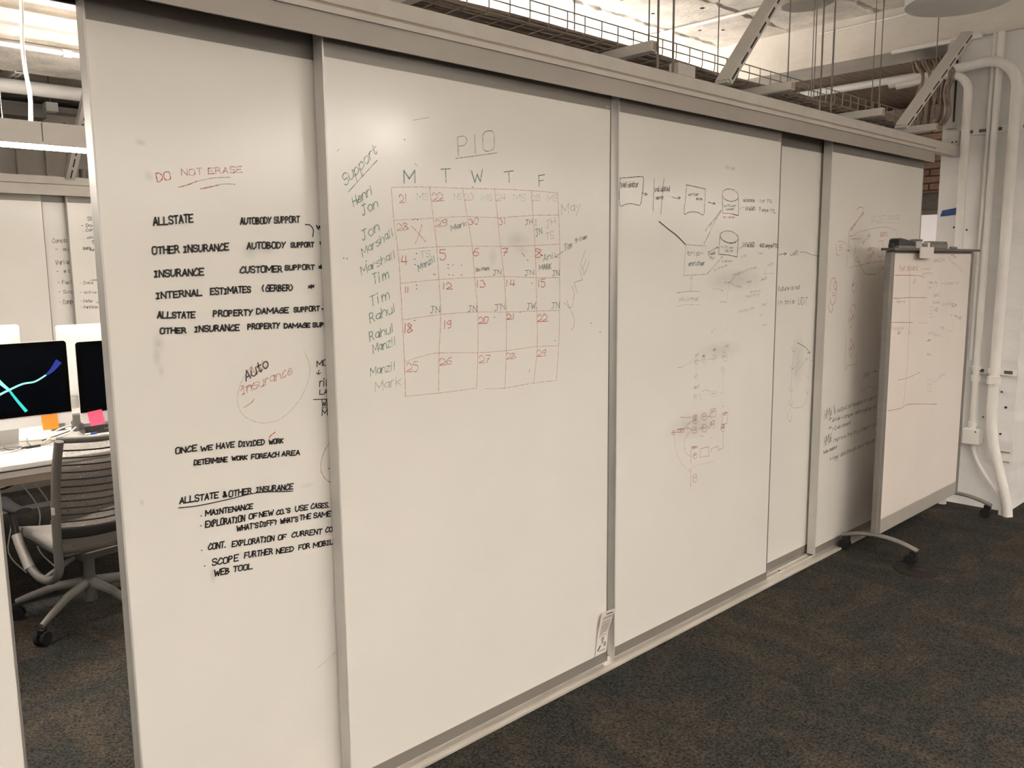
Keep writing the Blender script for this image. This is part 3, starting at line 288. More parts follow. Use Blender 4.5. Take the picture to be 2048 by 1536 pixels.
LINES = {'d1': [('underline', 'rf', 3, 1, [(0.89, 1.857), (0.912, 1.864), (0.936, 1.874)]), ('underline', 'gf', 2.5, 1, [(0.936, 1.874), (0.982, 1.886), (1.029, 1.891)]), ('underline', 'rf', 3, 1, [(0.946, 1.856), (0.967, 1.861), (0.996, 1.869)]), ('underline', 'gf', 2.5, 1, [(0.996, 1.869), (1.017, 1.873), (1.041, 1.873)]), ('drawn_line', 'k', 3.4, 1, [(1.249, 1.773), (1.264, 1.771), (1.274, 1.758), (1.271, 1.739)]), ('drawn_line', 'rf2', 3, 1, [(1.032, 1.267), (1.053, 1.276), (1.065, 1.287)]), ('drawn_line', 'rf2', 3, 1, [(1.025, 1.315), (1.036, 1.323), (1.061, 1.325)]), ('drawn_circle', 'gf2', 2, 1, [(1.065, 1.384), (1.032, 1.343), (1.015, 1.292), (1.029, 1.247), (1.076, 1.218), (1.135, 1.218), (1.183, 1.247), (1.221, 1.291), (1.244, 1.353), (1.227, 1.41)]), ('drawn_line', 'k', 2.8, 0, [(1.273, 1.349), (1.27, 1.338)]), ('drawn_line', 'k', 2.8, 0, [(1.265, 1.342), (1.27, 1.337), (1.278, 1.341)]), ('underline', 'k', 2.8, 0, [(1.251, 1.264), (1.314, 1.258)]), ('underline', 'k', 2.5, 0, [(1.277, 1.235), (1.285, 1.235)]), ('underline', 'k', 2.5, 0, [(1.291, 1.234), (1.3, 1.233)]), ('underline', 'k', 2.5, 0, [(1.305, 1.233), (1.314, 1.232)]), ('drawn_circle', 'rf2', 2.5, 1, [(1.31, 1.139), (1.279, 1.101), (1.265, 1.053), (1.282, 1.015), (1.316, 0.993)]), ('drawn_line', 'r', 2.5, 0, [(1.3, 1.064), (1.316, 1.068)]), ('drawn_line', 'r', 2.5, 0, [(1.291, 1.047), (1.315, 1.051)]), ('drawn_line', 'r', 2.8, 1, [(1.104, 1.17), (1.11, 1.177), (1.123, 1.184)]), ('underline', 'k', 3, 1, [(0.835, 1.021), (0.885, 1.016), (0.967, 1.016), (1.06, 1.018), (1.17, 1.001)]), ('drawn_line', 'tf2', 2, 1, [(1.226, 0.431), (1.262, 0.447), (1.293, 0.461)])],
 'd2': [('underline', 't2', 2.4, 0, [(1.764, 1.992), (1.847, 2.007), (1.945, 2.025)]), ('underline', 't2', 2.4, 1, [(1.359, 1.866), (1.409, 1.914), (1.462, 1.963)]), ('calendar_line', 'rf', 1.9, 1, [(1.51, 1.887), (1.516, 1.79), (1.528, 1.701), (1.534, 1.6), (1.537, 1.487), (1.541, 1.355), (1.541, 1.244)]), ('calendar_line', 'rf', 1.9, 1, [(1.656, 1.897), (1.668, 1.802), (1.679, 1.712), (1.685, 1.607), (1.69, 1.497), (1.68, 1.373), (1.674, 1.241)]), ('calendar_line', 'rf', 1.9, 1, [(1.791, 1.901), (1.809, 1.811), (1.828, 1.716), (1.837, 1.614), (1.848, 1.498), (1.847, 1.363), (1.838, 1.241)]), ('calendar_line', 'rf', 1.9, 1, [(1.931, 1.908), (1.944, 1.812), (1.956, 1.716), (1.971, 1.612), (1.98, 1.492), (1.978, 1.36), (1.969, 1.222)]), ('calendar_line', 'rf', 1.9, 1, [(2.105, 1.91), (2.114, 1.825), (2.122, 1.721), (2.127, 1.608), (2.13, 1.489), (2.131, 1.357), (2.112, 1.23)]), ('calendar_line', 'rf', 1.9, 1, [(2.239, 1.91), (2.245, 1.831), (2.25, 1.728), (2.25, 1.606), (2.249, 1.486), (2.244, 1.355), (2.231, 1.227)]), ('calendar_line', 'rf2', 1.9, 1, [(1.51, 1.887), (1.656, 1.897), (1.792, 1.9), (1.93, 1.906), (2.105, 1.91), (2.237, 1.909)]), ('calendar_line', 'rf2', 1.9, 1, [(1.515, 1.79), (1.668, 1.802), (1.809, 1.811), (1.944, 1.812), (2.112, 1.825), (2.245, 1.831)]), ('calendar_line', 'rf2', 1.9, 1, [(1.527, 1.7), (1.613, 1.708), (1.679, 1.712), (1.826, 1.716), (1.955, 1.716), (2.121, 1.721), (2.25, 1.727)]), ('calendar_line', 'rf2', 1.9, 1, [(1.533, 1.599), (1.685, 1.609), (1.837, 1.613), (1.969, 1.614), (2.125, 1.608), (2.25, 1.606)]), ('calendar_line', 'rf2', 1.9, 1, [(1.537, 1.487), (1.69, 1.497), (1.846, 1.498), (1.98, 1.492), (2.13, 1.489), (2.247, 1.486)]), ('calendar_line', 'rf2', 1.9, 1, [(1.542, 1.355), (1.603, 1.367), (1.68, 1.373), (1.846, 1.361), (1.978, 1.358), (2.131, 1.361), (2.244, 1.355)]), ('calendar_line', 'rf2', 1.9, 1, [(1.542, 1.247), (1.673, 1.242), (1.837, 1.241)]), ('calendar_line', 'rf2', 1.9, 1, [(1.877, 1.235), (1.971, 1.227), (2.095, 1.23), (2.231, 1.227)]), ('drawn_line', 'rf', 2.2, 1, [(1.582, 1.774), (1.607, 1.754), (1.636, 1.727)]), ('drawn_line', 'rf', 2.2, 1, [(1.622, 1.78), (1.611, 1.751), (1.594, 1.72)]), ('drawn_line', 'k2', 1.8, 0, [(2.269, 1.701), (2.226, 1.681)]), ('drawn_line', 'k2', 1.8, 0, [(2.226, 1.695), (2.224, 1.681), (2.242, 1.679)]), ('drawn_line', 't3', 2.4, 1, [(2.274, 1.512), (2.302, 1.493), (2.327, 1.456), (2.327, 1.424), (2.31, 1.408)]), ('ink_dot', 'k', 2.6, 0, [(1.333, 1.677), (1.335, 1.676)]), ('ink_dot', 'k', 2.6, 0, [(1.345, 1.676), (1.347, 1.675)]), ('ink_dot', 'k', 2.6, 0, [(1.41, 1.668), (1.412, 1.667)]), ('ink_dot', 'k', 2.6, 0, [(1.597, 1.691), (1.6, 1.69)]), ('ink_dot', 'k', 2.6, 0, [(1.589, 1.674), (1.592, 1.673)]), ('ink_dot', 'k', 2.6, 0, [(1.59, 1.657), (1.593, 1.656)]), ('ink_dot', 'k', 2.6, 0, [(1.663, 1.627), (1.665, 1.626)]), ('ink_dot', 'k', 2.6, 0, [(1.669, 1.625), (1.671, 1.624)]), ('ink_dot', 'k', 2.6, 0, [(1.594, 1.593), (1.597, 1.592)]), ('ink_dot', 'k', 2.6, 0, [(1.594, 1.582), (1.596, 1.581)]), ('ink_dot', 'k', 2.6, 0, [(1.723, 1.656), (1.726, 1.655)]), ('ink_dot', 'k', 2.6, 0, [(1.744, 1.655), (1.746, 1.654)]), ('ink_dot', 'k', 2.6, 0, [(1.78, 1.654), (1.782, 1.653)]), ('ink_dot', 'k', 2.6, 0, [(1.723, 1.645), (1.725, 1.644)]), ('ink_dot', 'k', 2.6, 0, [(1.726, 1.624), (1.729, 1.623)]), ('ink_dot', 'k', 2.6, 0, [(1.743, 1.622), (1.746, 1.621)]), ('ink_dot', 'k', 2.6, 0, [(1.779, 1.622), (1.782, 1.621)]), ('ink_dot', 'k', 2.6, 0, [(1.832, 1.907), (1.835, 1.906)]), ('ink_dot', 'k', 2.6, 0, [(1.923, 1.477), (1.926, 1.476)]), ('ink_dot', 'k', 2.6, 0, [(1.583, 1.483), (1.586, 1.482)]), ('ink_dot', 'k', 2.6, 0, [(2.045, 1.489), (2.048, 1.488)]), ('ink_dot', 'k', 2.6, 0, [(2.477, 1.392), (2.481, 1.391)]), ('ink_dot', 'k', 2.6, 0, [(2.423, 1.43), (2.427, 1.429)]), ('ink_dot', 'k', 2.6, 0, [(2.223, 1.377), (2.226, 1.375)]), ('ink_dot', 'k', 2.6, 0, [(2.105, 1.589), (2.108, 1.588)]), ('ink_dot', 'k', 2.6, 0, [(2.083, 1.67), (2.087, 1.669)]), ('ink_dot', 'k', 2.6, 0, [(1.563, 2.032), (1.565, 2.032)]), ('ink_dot', 'k', 2.6, 0, [(1.587, 1.795), (1.59, 1.794)]), ('ink_dot', 'k', 2.6, 0, [(1.604, 1.795), (1.607, 1.794)]), ('drawn_line', 'k', 2, 0, [(2.059, 1.693), (2.071, 1.682)]), ('drawn_line', 'k2', 2, 0, [(2.09, 1.281), (2.09, 1.272)]), ('drawn_line', 'gf', 1.8, 0, [(1.597, 2.092), (1.625, 2.099), (1.66, 2.108)]), ('drawn_line', 'gf', 2, 0, [(1.326, 1.978), (1.333, 1.984)]), ('drawn_line', 'gf', 2, 0, [(1.6, 1.966), (1.611, 1.955)])],
 'd3': [('drawn_box', 'k3', 3, 1, [(2.594, 1.984), (2.66, 1.991), (2.726, 1.998), (2.74, 1.993), (2.739, 1.96), (2.733, 1.923), (2.727, 1.899), (2.715, 1.886), (2.662, 1.89), (2.63, 1.886), (2.599, 1.877), (2.591, 1.89), (2.589, 1.924), (2.591, 1.96), (2.594, 1.984)]), ('drawn_line', 'k3', 2.6, 0, [(2.582, 1.989), (2.585, 1.948), (2.588, 1.904)]), ('drawn_arrow', 'k3', 3, True, [(2.732, 1.933), (2.748, 1.932), (2.766, 1.931)]), ('drawn_arrow', 'k3', 3, 0, [(2.75, 1.925), (2.766, 1.931), (2.752, 1.938)]), ('drawn_line', 'k3', 2.8, 1, [(2.811, 1.997), (2.809, 1.931), (2.806, 1.867)]), ('drawn_line', 'k3', 2.8, 1, [(2.877, 2.002), (2.867, 1.93), (2.859, 1.854)]), ('drawn_arrow', 'k3', 3, True, [(2.932, 1.93), (2.961, 1.925), (2.993, 1.929)]), ('drawn_arrow', 'k3', 3, 0, [(2.98, 1.921), (2.993, 1.929), (2.977, 1.933)]), ('drawn_box', 'k3', 3, 1, [(3.033, 1.984), (3.104, 1.98), (3.171, 1.975), (3.178, 1.969), (3.176, 1.919), (3.169, 1.865), (3.131, 1.872), (3.092, 1.874), (3.053, 1.87), (3.023, 1.863), (3.03, 1.921), (3.036, 1.983)]), ('drawn_arrow', 'k3', 3, True, [(3.202, 1.919), (3.23, 1.917), (3.256, 1.915)]), ('drawn_arrow', 'k3', 3, 0, [(3.242, 1.912), (3.256, 1.915), (3.246, 1.921)]), ('drawn_circle', 'k3', 3, 1, [(3.421, 1.979), (3.439, 1.969), (3.446, 1.958), (3.44, 1.946), (3.422, 1.937), (3.396, 1.932), (3.367, 1.932), (3.34, 1.937), (3.32, 1.946), (3.312, 1.957), (3.315, 1.969), (3.33, 1.978), (3.354, 1.984), (3.383, 1.985), (3.411, 1.982)]), ('drawn_line', 'k3', 3.2, 1, [(3.313, 1.947), (3.319, 1.908), (3.321, 1.876)]), ('drawn_line', 'rf', 2.6, 1, [(3.321, 1.875), (3.375, 1.877), (3.441, 1.872)]), ('drawn_line', 'k3', 3.4, 0, [(3.445, 1.953), (3.451, 1.909), (3.45, 1.87), (3.4, 1.875)]), ('drawn_line', 'tf2', 3, 1, [(3.456, 1.901), (3.481, 1.907), (3.502, 1.912)]), ('drawn_circle', 'k3', 3.2, 1, [(3.443, 1.783), (3.453, 1.775), (3.455, 1.767), (3.451, 1.759), (3.44, 1.753), (3.423, 1.748), (3.403, 1.746), (3.38, 1.746), (3.357, 1.749), (3.337, 1.754), (3.319, 1.76), (3.308, 1.768), (3.302, 1.776), (3.303, 1.784), (3.31, 1.79)]), ('drawn_circle', 'k3', 2.4, 1, [(3.437, 1.749), (3.415, 1.744), (3.389, 1.743), (3.362, 1.746), (3.338, 1.752), (3.319, 1.761), (3.31, 1.772), (3.31, 1.782), (3.319, 1.79), (3.338, 1.797), (3.362, 1.799), (3.389, 1.798), (3.415, 1.793), (3.437, 1.785), (3.451, 1.775)]), ('drawn_line', 'k3', 3.8, 0, [(3.302, 1.772), (3.297, 1.731), (3.296, 1.694), (3.369, 1.691), (3.452, 1.682), (3.454, 1.723), (3.456, 1.764)]), ('drawn_line', 'tf2', 3, 1, [(3.46, 1.719), (3.483, 1.727), (3.499, 1.733)]), ('drawn_arrow', 'k', 4, 1, [(2.848, 1.826), (2.914, 1.796), (2.973, 1.771), (3.037, 1.735)]), ('drawn_line', 't3', 2.8, 0, [(3.039, 1.734), (3.197, 1.73)]), ('drawn_box', 't3', 2.8, 0, [(3.041, 1.734), (3.035, 1.667), (3.026, 1.602), (3.203, 1.606), (3.231, 1.62)]), ('drawn_arrow', 't3', 2.4, True, [(3.08, 1.536), (3.085, 1.563), (3.087, 1.595)]), ('drawn_arrow', 't3', 2.4, 0, [(3.097, 1.585), (3.087, 1.595), (3.075, 1.586)]), ('drawn_line', 't3', 3, 1, [(2.975, 1.529), (3.058, 1.533), (3.153, 1.531)]), ('drawn_line', 'rf3', 2.4, 1, [(2.98, 1.473), (3.052, 1.476), (3.155, 1.471)]), ('drawn_line', 't3', 2.6, 0, [(3.175, 1.737), (3.223, 1.792)]), ('drawn_line', 't3', 2.6, 0, [(3.176, 1.737), (3.236, 1.811), (3.307, 1.889)]), ('drawn_arrow', 'k3', 2.8, True, [(3.207, 1.701), (3.248, 1.713), (3.287, 1.725)]), ('drawn_arrow', 'k3', 2.8, 0, [(3.281, 1.718), (3.287, 1.725), (3.273, 1.725)]), ('drawn_arrow', 't3', 3, True, [(3.203, 1.606), (3.259, 1.64), (3.327, 1.683)]), ('drawn_arrow', 't3', 3, 0, [(3.325, 1.673), (3.327, 1.683), (3.31, 1.681)]), ('drawn_line', 'gf2', 2.4, 1, [(3.391, 1.563), (3.423, 1.585), (3.481, 1.604)]), ('drawn_arrow', 'gf2', 2.4, True, [(3.252, 1.54), (3.295, 1.538), (3.336, 1.529)]), ('drawn_arrow', 'gf2', 2.4, 0, [(3.323, 1.527), (3.336, 1.529), (3.328, 1.535)]), ('drawn_line', 'gf2', 2.4, 1, [(3.376, 1.465), (3.377, 1.514), (3.392, 1.554)]), ('drawn_line', 'gf2', 2.4, 0, [(3.7, 1.623), (3.707, 1.592)]), ('drawn_line', 'gf2', 2.2, 0, [(3.692, 1.602), (3.787, 1.602)]), ('drawn_circle', 'tf2', 2.2, 1, [(3.153, 1.221), (3.152, 1.213), (3.145, 1.208), (3.136, 1.208), (3.126, 1.213), (3.121, 1.221), (3.121, 1.229), (3.127, 1.235), (3.136, 1.235), (3.146, 1.231), (3.152, 1.224)]), ('drawn_circle', 'tf2', 2.2, 1, [(3.214, 1.224), (3.214, 1.214), (3.209, 1.208), (3.199, 1.207), (3.189, 1.213), (3.182, 1.222), (3.181, 1.232), (3.186, 1.239), (3.196, 1.24), (3.206, 1.235), (3.213, 1.226)]), ('drawn_circle', 'tf2', 2.2, 1, [(3.304, 1.22), (3.301, 1.21), (3.291, 1.205), (3.279, 1.205), (3.267, 1.211), (3.261, 1.221), (3.263, 1.231), (3.271, 1.237), (3.284, 1.238), (3.296, 1.232), (3.303, 1.223)]), ('drawn_circle', 'tf2', 2.2, 1, [(3.39, 1.224), (3.39, 1.211), (3.382, 1.203), (3.369, 1.202), (3.356, 1.21), (3.348, 1.222), (3.347, 1.235), (3.354, 1.244), (3.366, 1.246), (3.379, 1.239), (3.389, 1.228)]), ('drawn_circle', 'tf2', 2.2, 1, [(3.366, 1.162), (3.367, 1.153), (3.363, 1.148), (3.356, 1.147), (3.348, 1.152), (3.342, 1.16), (3.341, 1.169), (3.344, 1.175), (3.351, 1.176), (3.359, 1.172), (3.365, 1.164)]), ('drawn_circle', 'tf2', 2.2, 1, [(3.15, 1.153), (3.148, 1.147), (3.143, 1.144), (3.136, 1.145), (3.129, 1.148), (3.126, 1.154), (3.127, 1.159), (3.132, 1.163), (3.139, 1.163), (3.146, 1.16), (3.15, 1.154)]), ('drawn_circle', 'tf2', 2.2, 1, [(3.311, 1.054), (3.304, 1.048), (3.291, 1.045), (3.275, 1.048), (3.263, 1.055), (3.259, 1.063), (3.265, 1.07), (3.277, 1.073), (3.293, 1.071), (3.306, 1.065), (3.311, 1.056)]), ('drawn_circle', 'tf2', 2.2, 1, [(3.154, 1.059), (3.15, 1.053), (3.142, 1.05), (3.133, 1.051), (3.126, 1.056), (3.124, 1.063), (3.127, 1.07), (3.134, 1.073), (3.143, 1.072), (3.151, 1.068), (3.154, 1.061)]), ('drawn_line', 'tf2', 2.2, 1, [(3.157, 1.222), (3.177, 1.223)]), ('drawn_line', 'tf2', 2.2, 1, [(3.227, 1.223), (3.257, 1.223)]), ('drawn_line', 'tf2', 2.2, 1, [(3.061, 1.214), (3.093, 1.221), (3.116, 1.24)]), ('drawn_line', 'tf2', 2.2, 1, [(2.991, 1.209), (3.022, 1.205), (3.05, 1.211)]), ('drawn_line', 'tf2', 2.2, 1, [(3.337, 1.058), (3.359, 1.058), (3.357, 1.142)]), ('drawn_line', 'tf2', 2.2, 1, [(3.139, 1.168), (3.135, 1.205)]), ('drawn_line', 'tf2', 2.2, 1, [(3.247, 1.061), (3.234, 1.065)]), ('drawn_line', 'tf2', 2.2, 1, [(3.171, 1.079), (3.179, 1.045), (3.189, 1.043)]), ('drawn_line', 'tf2', 2.2, 1, [(3.187, 1.082), (3.229, 1.082), (3.255, 1.07)]), ('drawn_circle', 'rf', 2.2, 1, [(2.99, 0.918), (2.987, 0.913), (2.979, 0.911), (2.971, 0.913), (2.964, 0.917), (2.962, 0.923), (2.965, 0.928), (2.971, 0.931), (2.98, 0.93), (2.987, 0.926), (2.99, 0.92)]), ('drawn_circle', 'rf', 2.2, 1, [(3.154, 0.952), (3.152, 0.944), (3.144, 0.94), (3.133, 0.94), (3.123, 0.945), (3.117, 0.953), (3.117, 0.961), (3.124, 0.966), (3.135, 0.966), (3.146, 0.962), (3.153, 0.954)]), ('drawn_circle', 'rf', 2.2, 1, [(3.155, 0.969), (3.152, 0.964), (3.144, 0.962), (3.134, 0.963), (3.126, 0.967), (3.122, 0.973), (3.124, 0.978), (3.131, 0.981), (3.141, 0.98), (3.15, 0.977), (3.154, 0.971)]), ('drawn_circle', 'rf', 2.2, 1, [(3.155, 0.908), (3.153, 0.9), (3.143, 0.896), (3.129, 0.897), (3.117, 0.902), (3.11, 0.911), (3.111, 0.919), (3.12, 0.924), (3.134, 0.924), (3.147, 0.919), (3.154, 0.911)]), ('drawn_circle', 'rf', 2.2, 1, [(3.233, 0.961), (3.231, 0.951), (3.222, 0.946), (3.209, 0.946), (3.196, 0.952), (3.189, 0.962), (3.189, 0.971), (3.197, 0.977), (3.21, 0.978), (3.223, 0.973), (3.232, 0.964)]), ('drawn_circle', 'rf', 2.2, 1, [(3.238, 0.907), (3.236, 0.897), (3.226, 0.891), (3.212, 0.891), (3.197, 0.898), (3.188, 0.908), (3.189, 0.918), (3.197, 0.925), (3.212, 0.926), (3.226, 0.92), (3.236, 0.91)]), ('drawn_circle', 'rf', 2.2, 1, [(3.383, 0.885), (3.383, 0.875), (3.377, 0.869), (3.367, 0.87), (3.358, 0.876), (3.352, 0.886), (3.351, 0.897), (3.357, 0.903), (3.366, 0.904), (3.375, 0.898), (3.382, 0.888)]), ('drawn_circle', 'rf', 2.2, 1, [(3.162, 0.786), (3.156, 0.779), (3.147, 0.776), (3.137, 0.779), (3.13, 0.785), (3.129, 0.794), (3.133, 0.801), (3.142, 0.805), (3.152, 0.803), (3.159, 0.797), (3.162, 0.789)]), ('drawn_circle', 'rf', 2.2, 1, [(3.164, 0.681), (3.159, 0.672), (3.149, 0.667), (3.139, 0.669), (3.131, 0.678), (3.129, 0.689), (3.133, 0.699), (3.143, 0.705), (3.153, 0.704), (3.162, 0.696), (3.164, 0.685)]), ('drawn_box', 'rf', 2.2, 0, [(3.26, 0.951), (3.263, 0.989), (3.306, 0.989), (3.303, 0.95), (3.26, 0.951)]), ('drawn_box', 'rf', 2.2, 0, [(3.258, 0.902), (3.261, 0.928), (3.295, 0.934), (3.293, 0.895)]), ('drawn_box', 'rf', 2.2, 0, [(3.359, 0.88), (3.362, 0.959), (3.409, 0.956), (3.402, 0.904), (3.362, 0.905)]), ('drawn_box', 'rf', 2.2, 0, [(3.009, 0.916), (3.004, 0.931), (3.051, 0.929), (3.054, 0.914), (3.009, 0.916)]), ('drawn_box', 'rf', 2.2, 0, [(3.183, 0.779), (3.186, 0.816), (3.253, 0.815), (3.258, 0.771), (3.183, 0.777)]), ('drawn_box', 'rf', 2.2, 0, [(3.276, 0.786), (3.273, 0.802), (3.331, 0.805), (3.337, 0.779)]), ('drawn_box', 'rf', 2.2, 0, [(3.111, 0.84), (3.114, 0.757)]), ('drawn_box', 'rf', 2.2, 0, [(3.115, 0.738), (3.116, 0.65)]), ('drawn_box', 'rf', 2.2, 0, [(3.115, 0.834), (3.148, 0.833)]), ('drawn_line', 'rf', 2.2, 1, [(3.03, 0.983), (3.07, 0.976), (3.118, 0.973)]), ('drawn_line', 'rf', 2.2, 1, [(3.055, 0.928), (3.083, 0.927), (3.112, 0.916)]), ('drawn_line', 'rf', 2.2, 1, [(3.055, 0.933), (3.11, 0.954)]), ('drawn_line', 'rf', 2.2, 1, [(3.371, 0.869), (3.372, 0.828), (3.372, 0.789), (3.337, 0.789)]), ('drawn_line', 'rf', 2.2, 1, [(2.993, 0.919), (3.005, 0.919)]), ('drawn_line', 'rf', 2.2, 1, [(3.165, 0.913), (3.19, 0.912)]), ('drawn_line', 'rf', 2.2, 1, [(3.241, 0.907), (3.258, 0.907)]), ('drawn_line', 'rf', 2.2, 1, [(3.234, 0.959), (3.26, 0.958)]), ('drawn_arrow', 'rf2', 2.2, 1, [(3.1, 0.908), (3.069, 0.886), (3.059, 0.857), (3.071, 0.817), (3.112, 0.791)]), ('drawn_arrow', 'rf3', 2.2, 1, [(2.982, 0.906), (2.995, 0.843), (3.037, 0.775), (3.111, 0.723)]), ('drawn_line', 'gf2', 2, 1, [(3.118, 0.74), (3.201, 0.742), (3.304, 0.737)]), ('ink_dot', 'k2', 2.4, 0, [(3.187, 0.877), (3.191, 0.875)]), ('ink_dot', 'k2', 2.4, 0, [(3.2, 0.873), (3.204, 0.871)]), ('ink_dot', 'k2', 2.4, 0, [(3.266, 0.856), (3.27, 0.854)]), ('ink_dot', 'k2', 2.4, 0, [(3.364, 0.991), (3.369, 0.989)]), ('ink_dot', 'k2', 2.4, 0, [(3.028, 0.984), (3.032, 0.982)])],
 'd4': [('drawn_arrow', 'k3', 3, True, [(3.941, 1.693), (3.974, 1.698), (4.016, 1.699)]), ('drawn_arrow', 'k3', 3, 0, [(3.997, 1.692), (4.016, 1.699), (3.995, 1.706)]), ('drawn_line', 'k3', 2.4, 1, [(4.157, 1.708), (4.22, 1.709), (4.286, 1.696), (4.378, 1.686)]), ('drawn_arrow', 'td', 3.4, True, [(4.167, 1.23), (4.256, 1.2), (4.314, 1.161)]), ('drawn_arrow', 'td', 3.4, 0, [(4.283, 1.168), (4.314, 1.161), (4.311, 1.177)]), ('drawn_circle', 't3', 3, 1, [(4.342, 1.15), (4.348, 1.145), (4.352, 1.14), (4.354, 1.134), (4.353, 1.128), (4.35, 1.123), (4.344, 1.119), (4.337, 1.118), (4.33, 1.119), (4.322, 1.121), (4.316, 1.126), (4.312, 1.131), (4.31, 1.137), (4.311, 1.143), (4.314, 1.148)]), ('drawn_arrow', 't3', 2.4, True, [(4.145, 1.04), (4.196, 1.084), (4.287, 1.136)]), ('drawn_arrow', 't3', 2.4, 0, [(4.287, 1.122), (4.287, 1.136), (4.26, 1.134)]), ('drawn_circle', 't3', 2.6, 1, [(4.153, 1.204), (4.153, 1.199), (4.152, 1.194), (4.149, 1.19), (4.145, 1.186), (4.141, 1.184), (4.136, 1.183), (4.131, 1.184), (4.126, 1.186), (4.121, 1.189), (4.118, 1.194), (4.115, 1.199), (4.113, 1.204), (4.112, 1.21), (4.113, 1.215)]), ('drawn_circle', 't3', 2.6, 1, [(4.145, 1.104), (4.144, 1.101), (4.143, 1.098), (4.14, 1.096), (4.137, 1.094), (4.133, 1.093), (4.128, 1.092), (4.124, 1.093), (4.119, 1.094), (4.115, 1.097), (4.112, 1.099), (4.109, 1.102), (4.108, 1.106), (4.107, 1.109), (4.108, 1.112)]), ('drawn_circle', 't3', 2.6, 1, [(4.138, 0.989), (4.138, 0.984), (4.136, 0.979), (4.134, 0.976), (4.13, 0.973), (4.126, 0.972), (4.121, 0.971), (4.116, 0.972), (4.111, 0.974), (4.107, 0.977), (4.103, 0.981), (4.1, 0.985), (4.099, 0.99), (4.098, 0.995), (4.099, 0.999)]), ('drawn_circle', 't3', 2.6, 1, [(4.144, 0.915), (4.144, 0.91), (4.142, 0.904), (4.14, 0.9), (4.136, 0.897), (4.132, 0.895), (4.127, 0.895), (4.122, 0.895), (4.117, 0.898), (4.112, 0.901), (4.108, 0.906), (4.105, 0.911), (4.104, 0.917), (4.103, 0.922), (4.104, 0.928)]), ('drawn_circle', 't3', 2.6, 1, [(4.139, 0.84), (4.139, 0.831), (4.137, 0.823), (4.134, 0.817), (4.13, 0.812), (4.126, 0.809), (4.12, 0.808), (4.114, 0.809), (4.109, 0.812), (4.104, 0.817), (4.099, 0.824), (4.096, 0.832), (4.094, 0.84), (4.093, 0.849), (4.094, 0.857)]), ('drawn_circle', 't3', 2.6, 1, [(4.324, 1.039), (4.324, 1.036), (4.322, 1.033), (4.32, 1.03), (4.316, 1.028), (4.312, 1.027), (4.307, 1.027), (4.302, 1.028), (4.297, 1.029), (4.293, 1.031), (4.289, 1.034), (4.287, 1.038), (4.285, 1.041), (4.285, 1.044), (4.286, 1.048)]), ('drawn_circle', 't3', 2.6, 1, [(4.327, 0.961), (4.327, 0.955), (4.325, 0.95), (4.322, 0.945), (4.318, 0.942), (4.314, 0.94), (4.309, 0.939), (4.303, 0.94), (4.298, 0.943), (4.293, 0.946), (4.289, 0.951), (4.286, 0.956), (4.284, 0.962), (4.283, 0.968), (4.284, 0.973)]), ('drawn_line', 't3', 2.2, 1, [(4.137, 1.246), (4.134, 1.213), (4.133, 1.157), (4.122, 1.08), (4.122, 0.984), (4.125, 0.899), (4.111, 0.856)]), ('drawn_line', 't3', 2.2, 1, [(4.318, 1.116), (4.314, 1.062), (4.307, 1.005), (4.303, 0.913)]), ('drawn_line', 't3', 2.2, 1, [(4.303, 0.913), (4.259, 0.877), (4.178, 0.875), (4.134, 0.884)])],
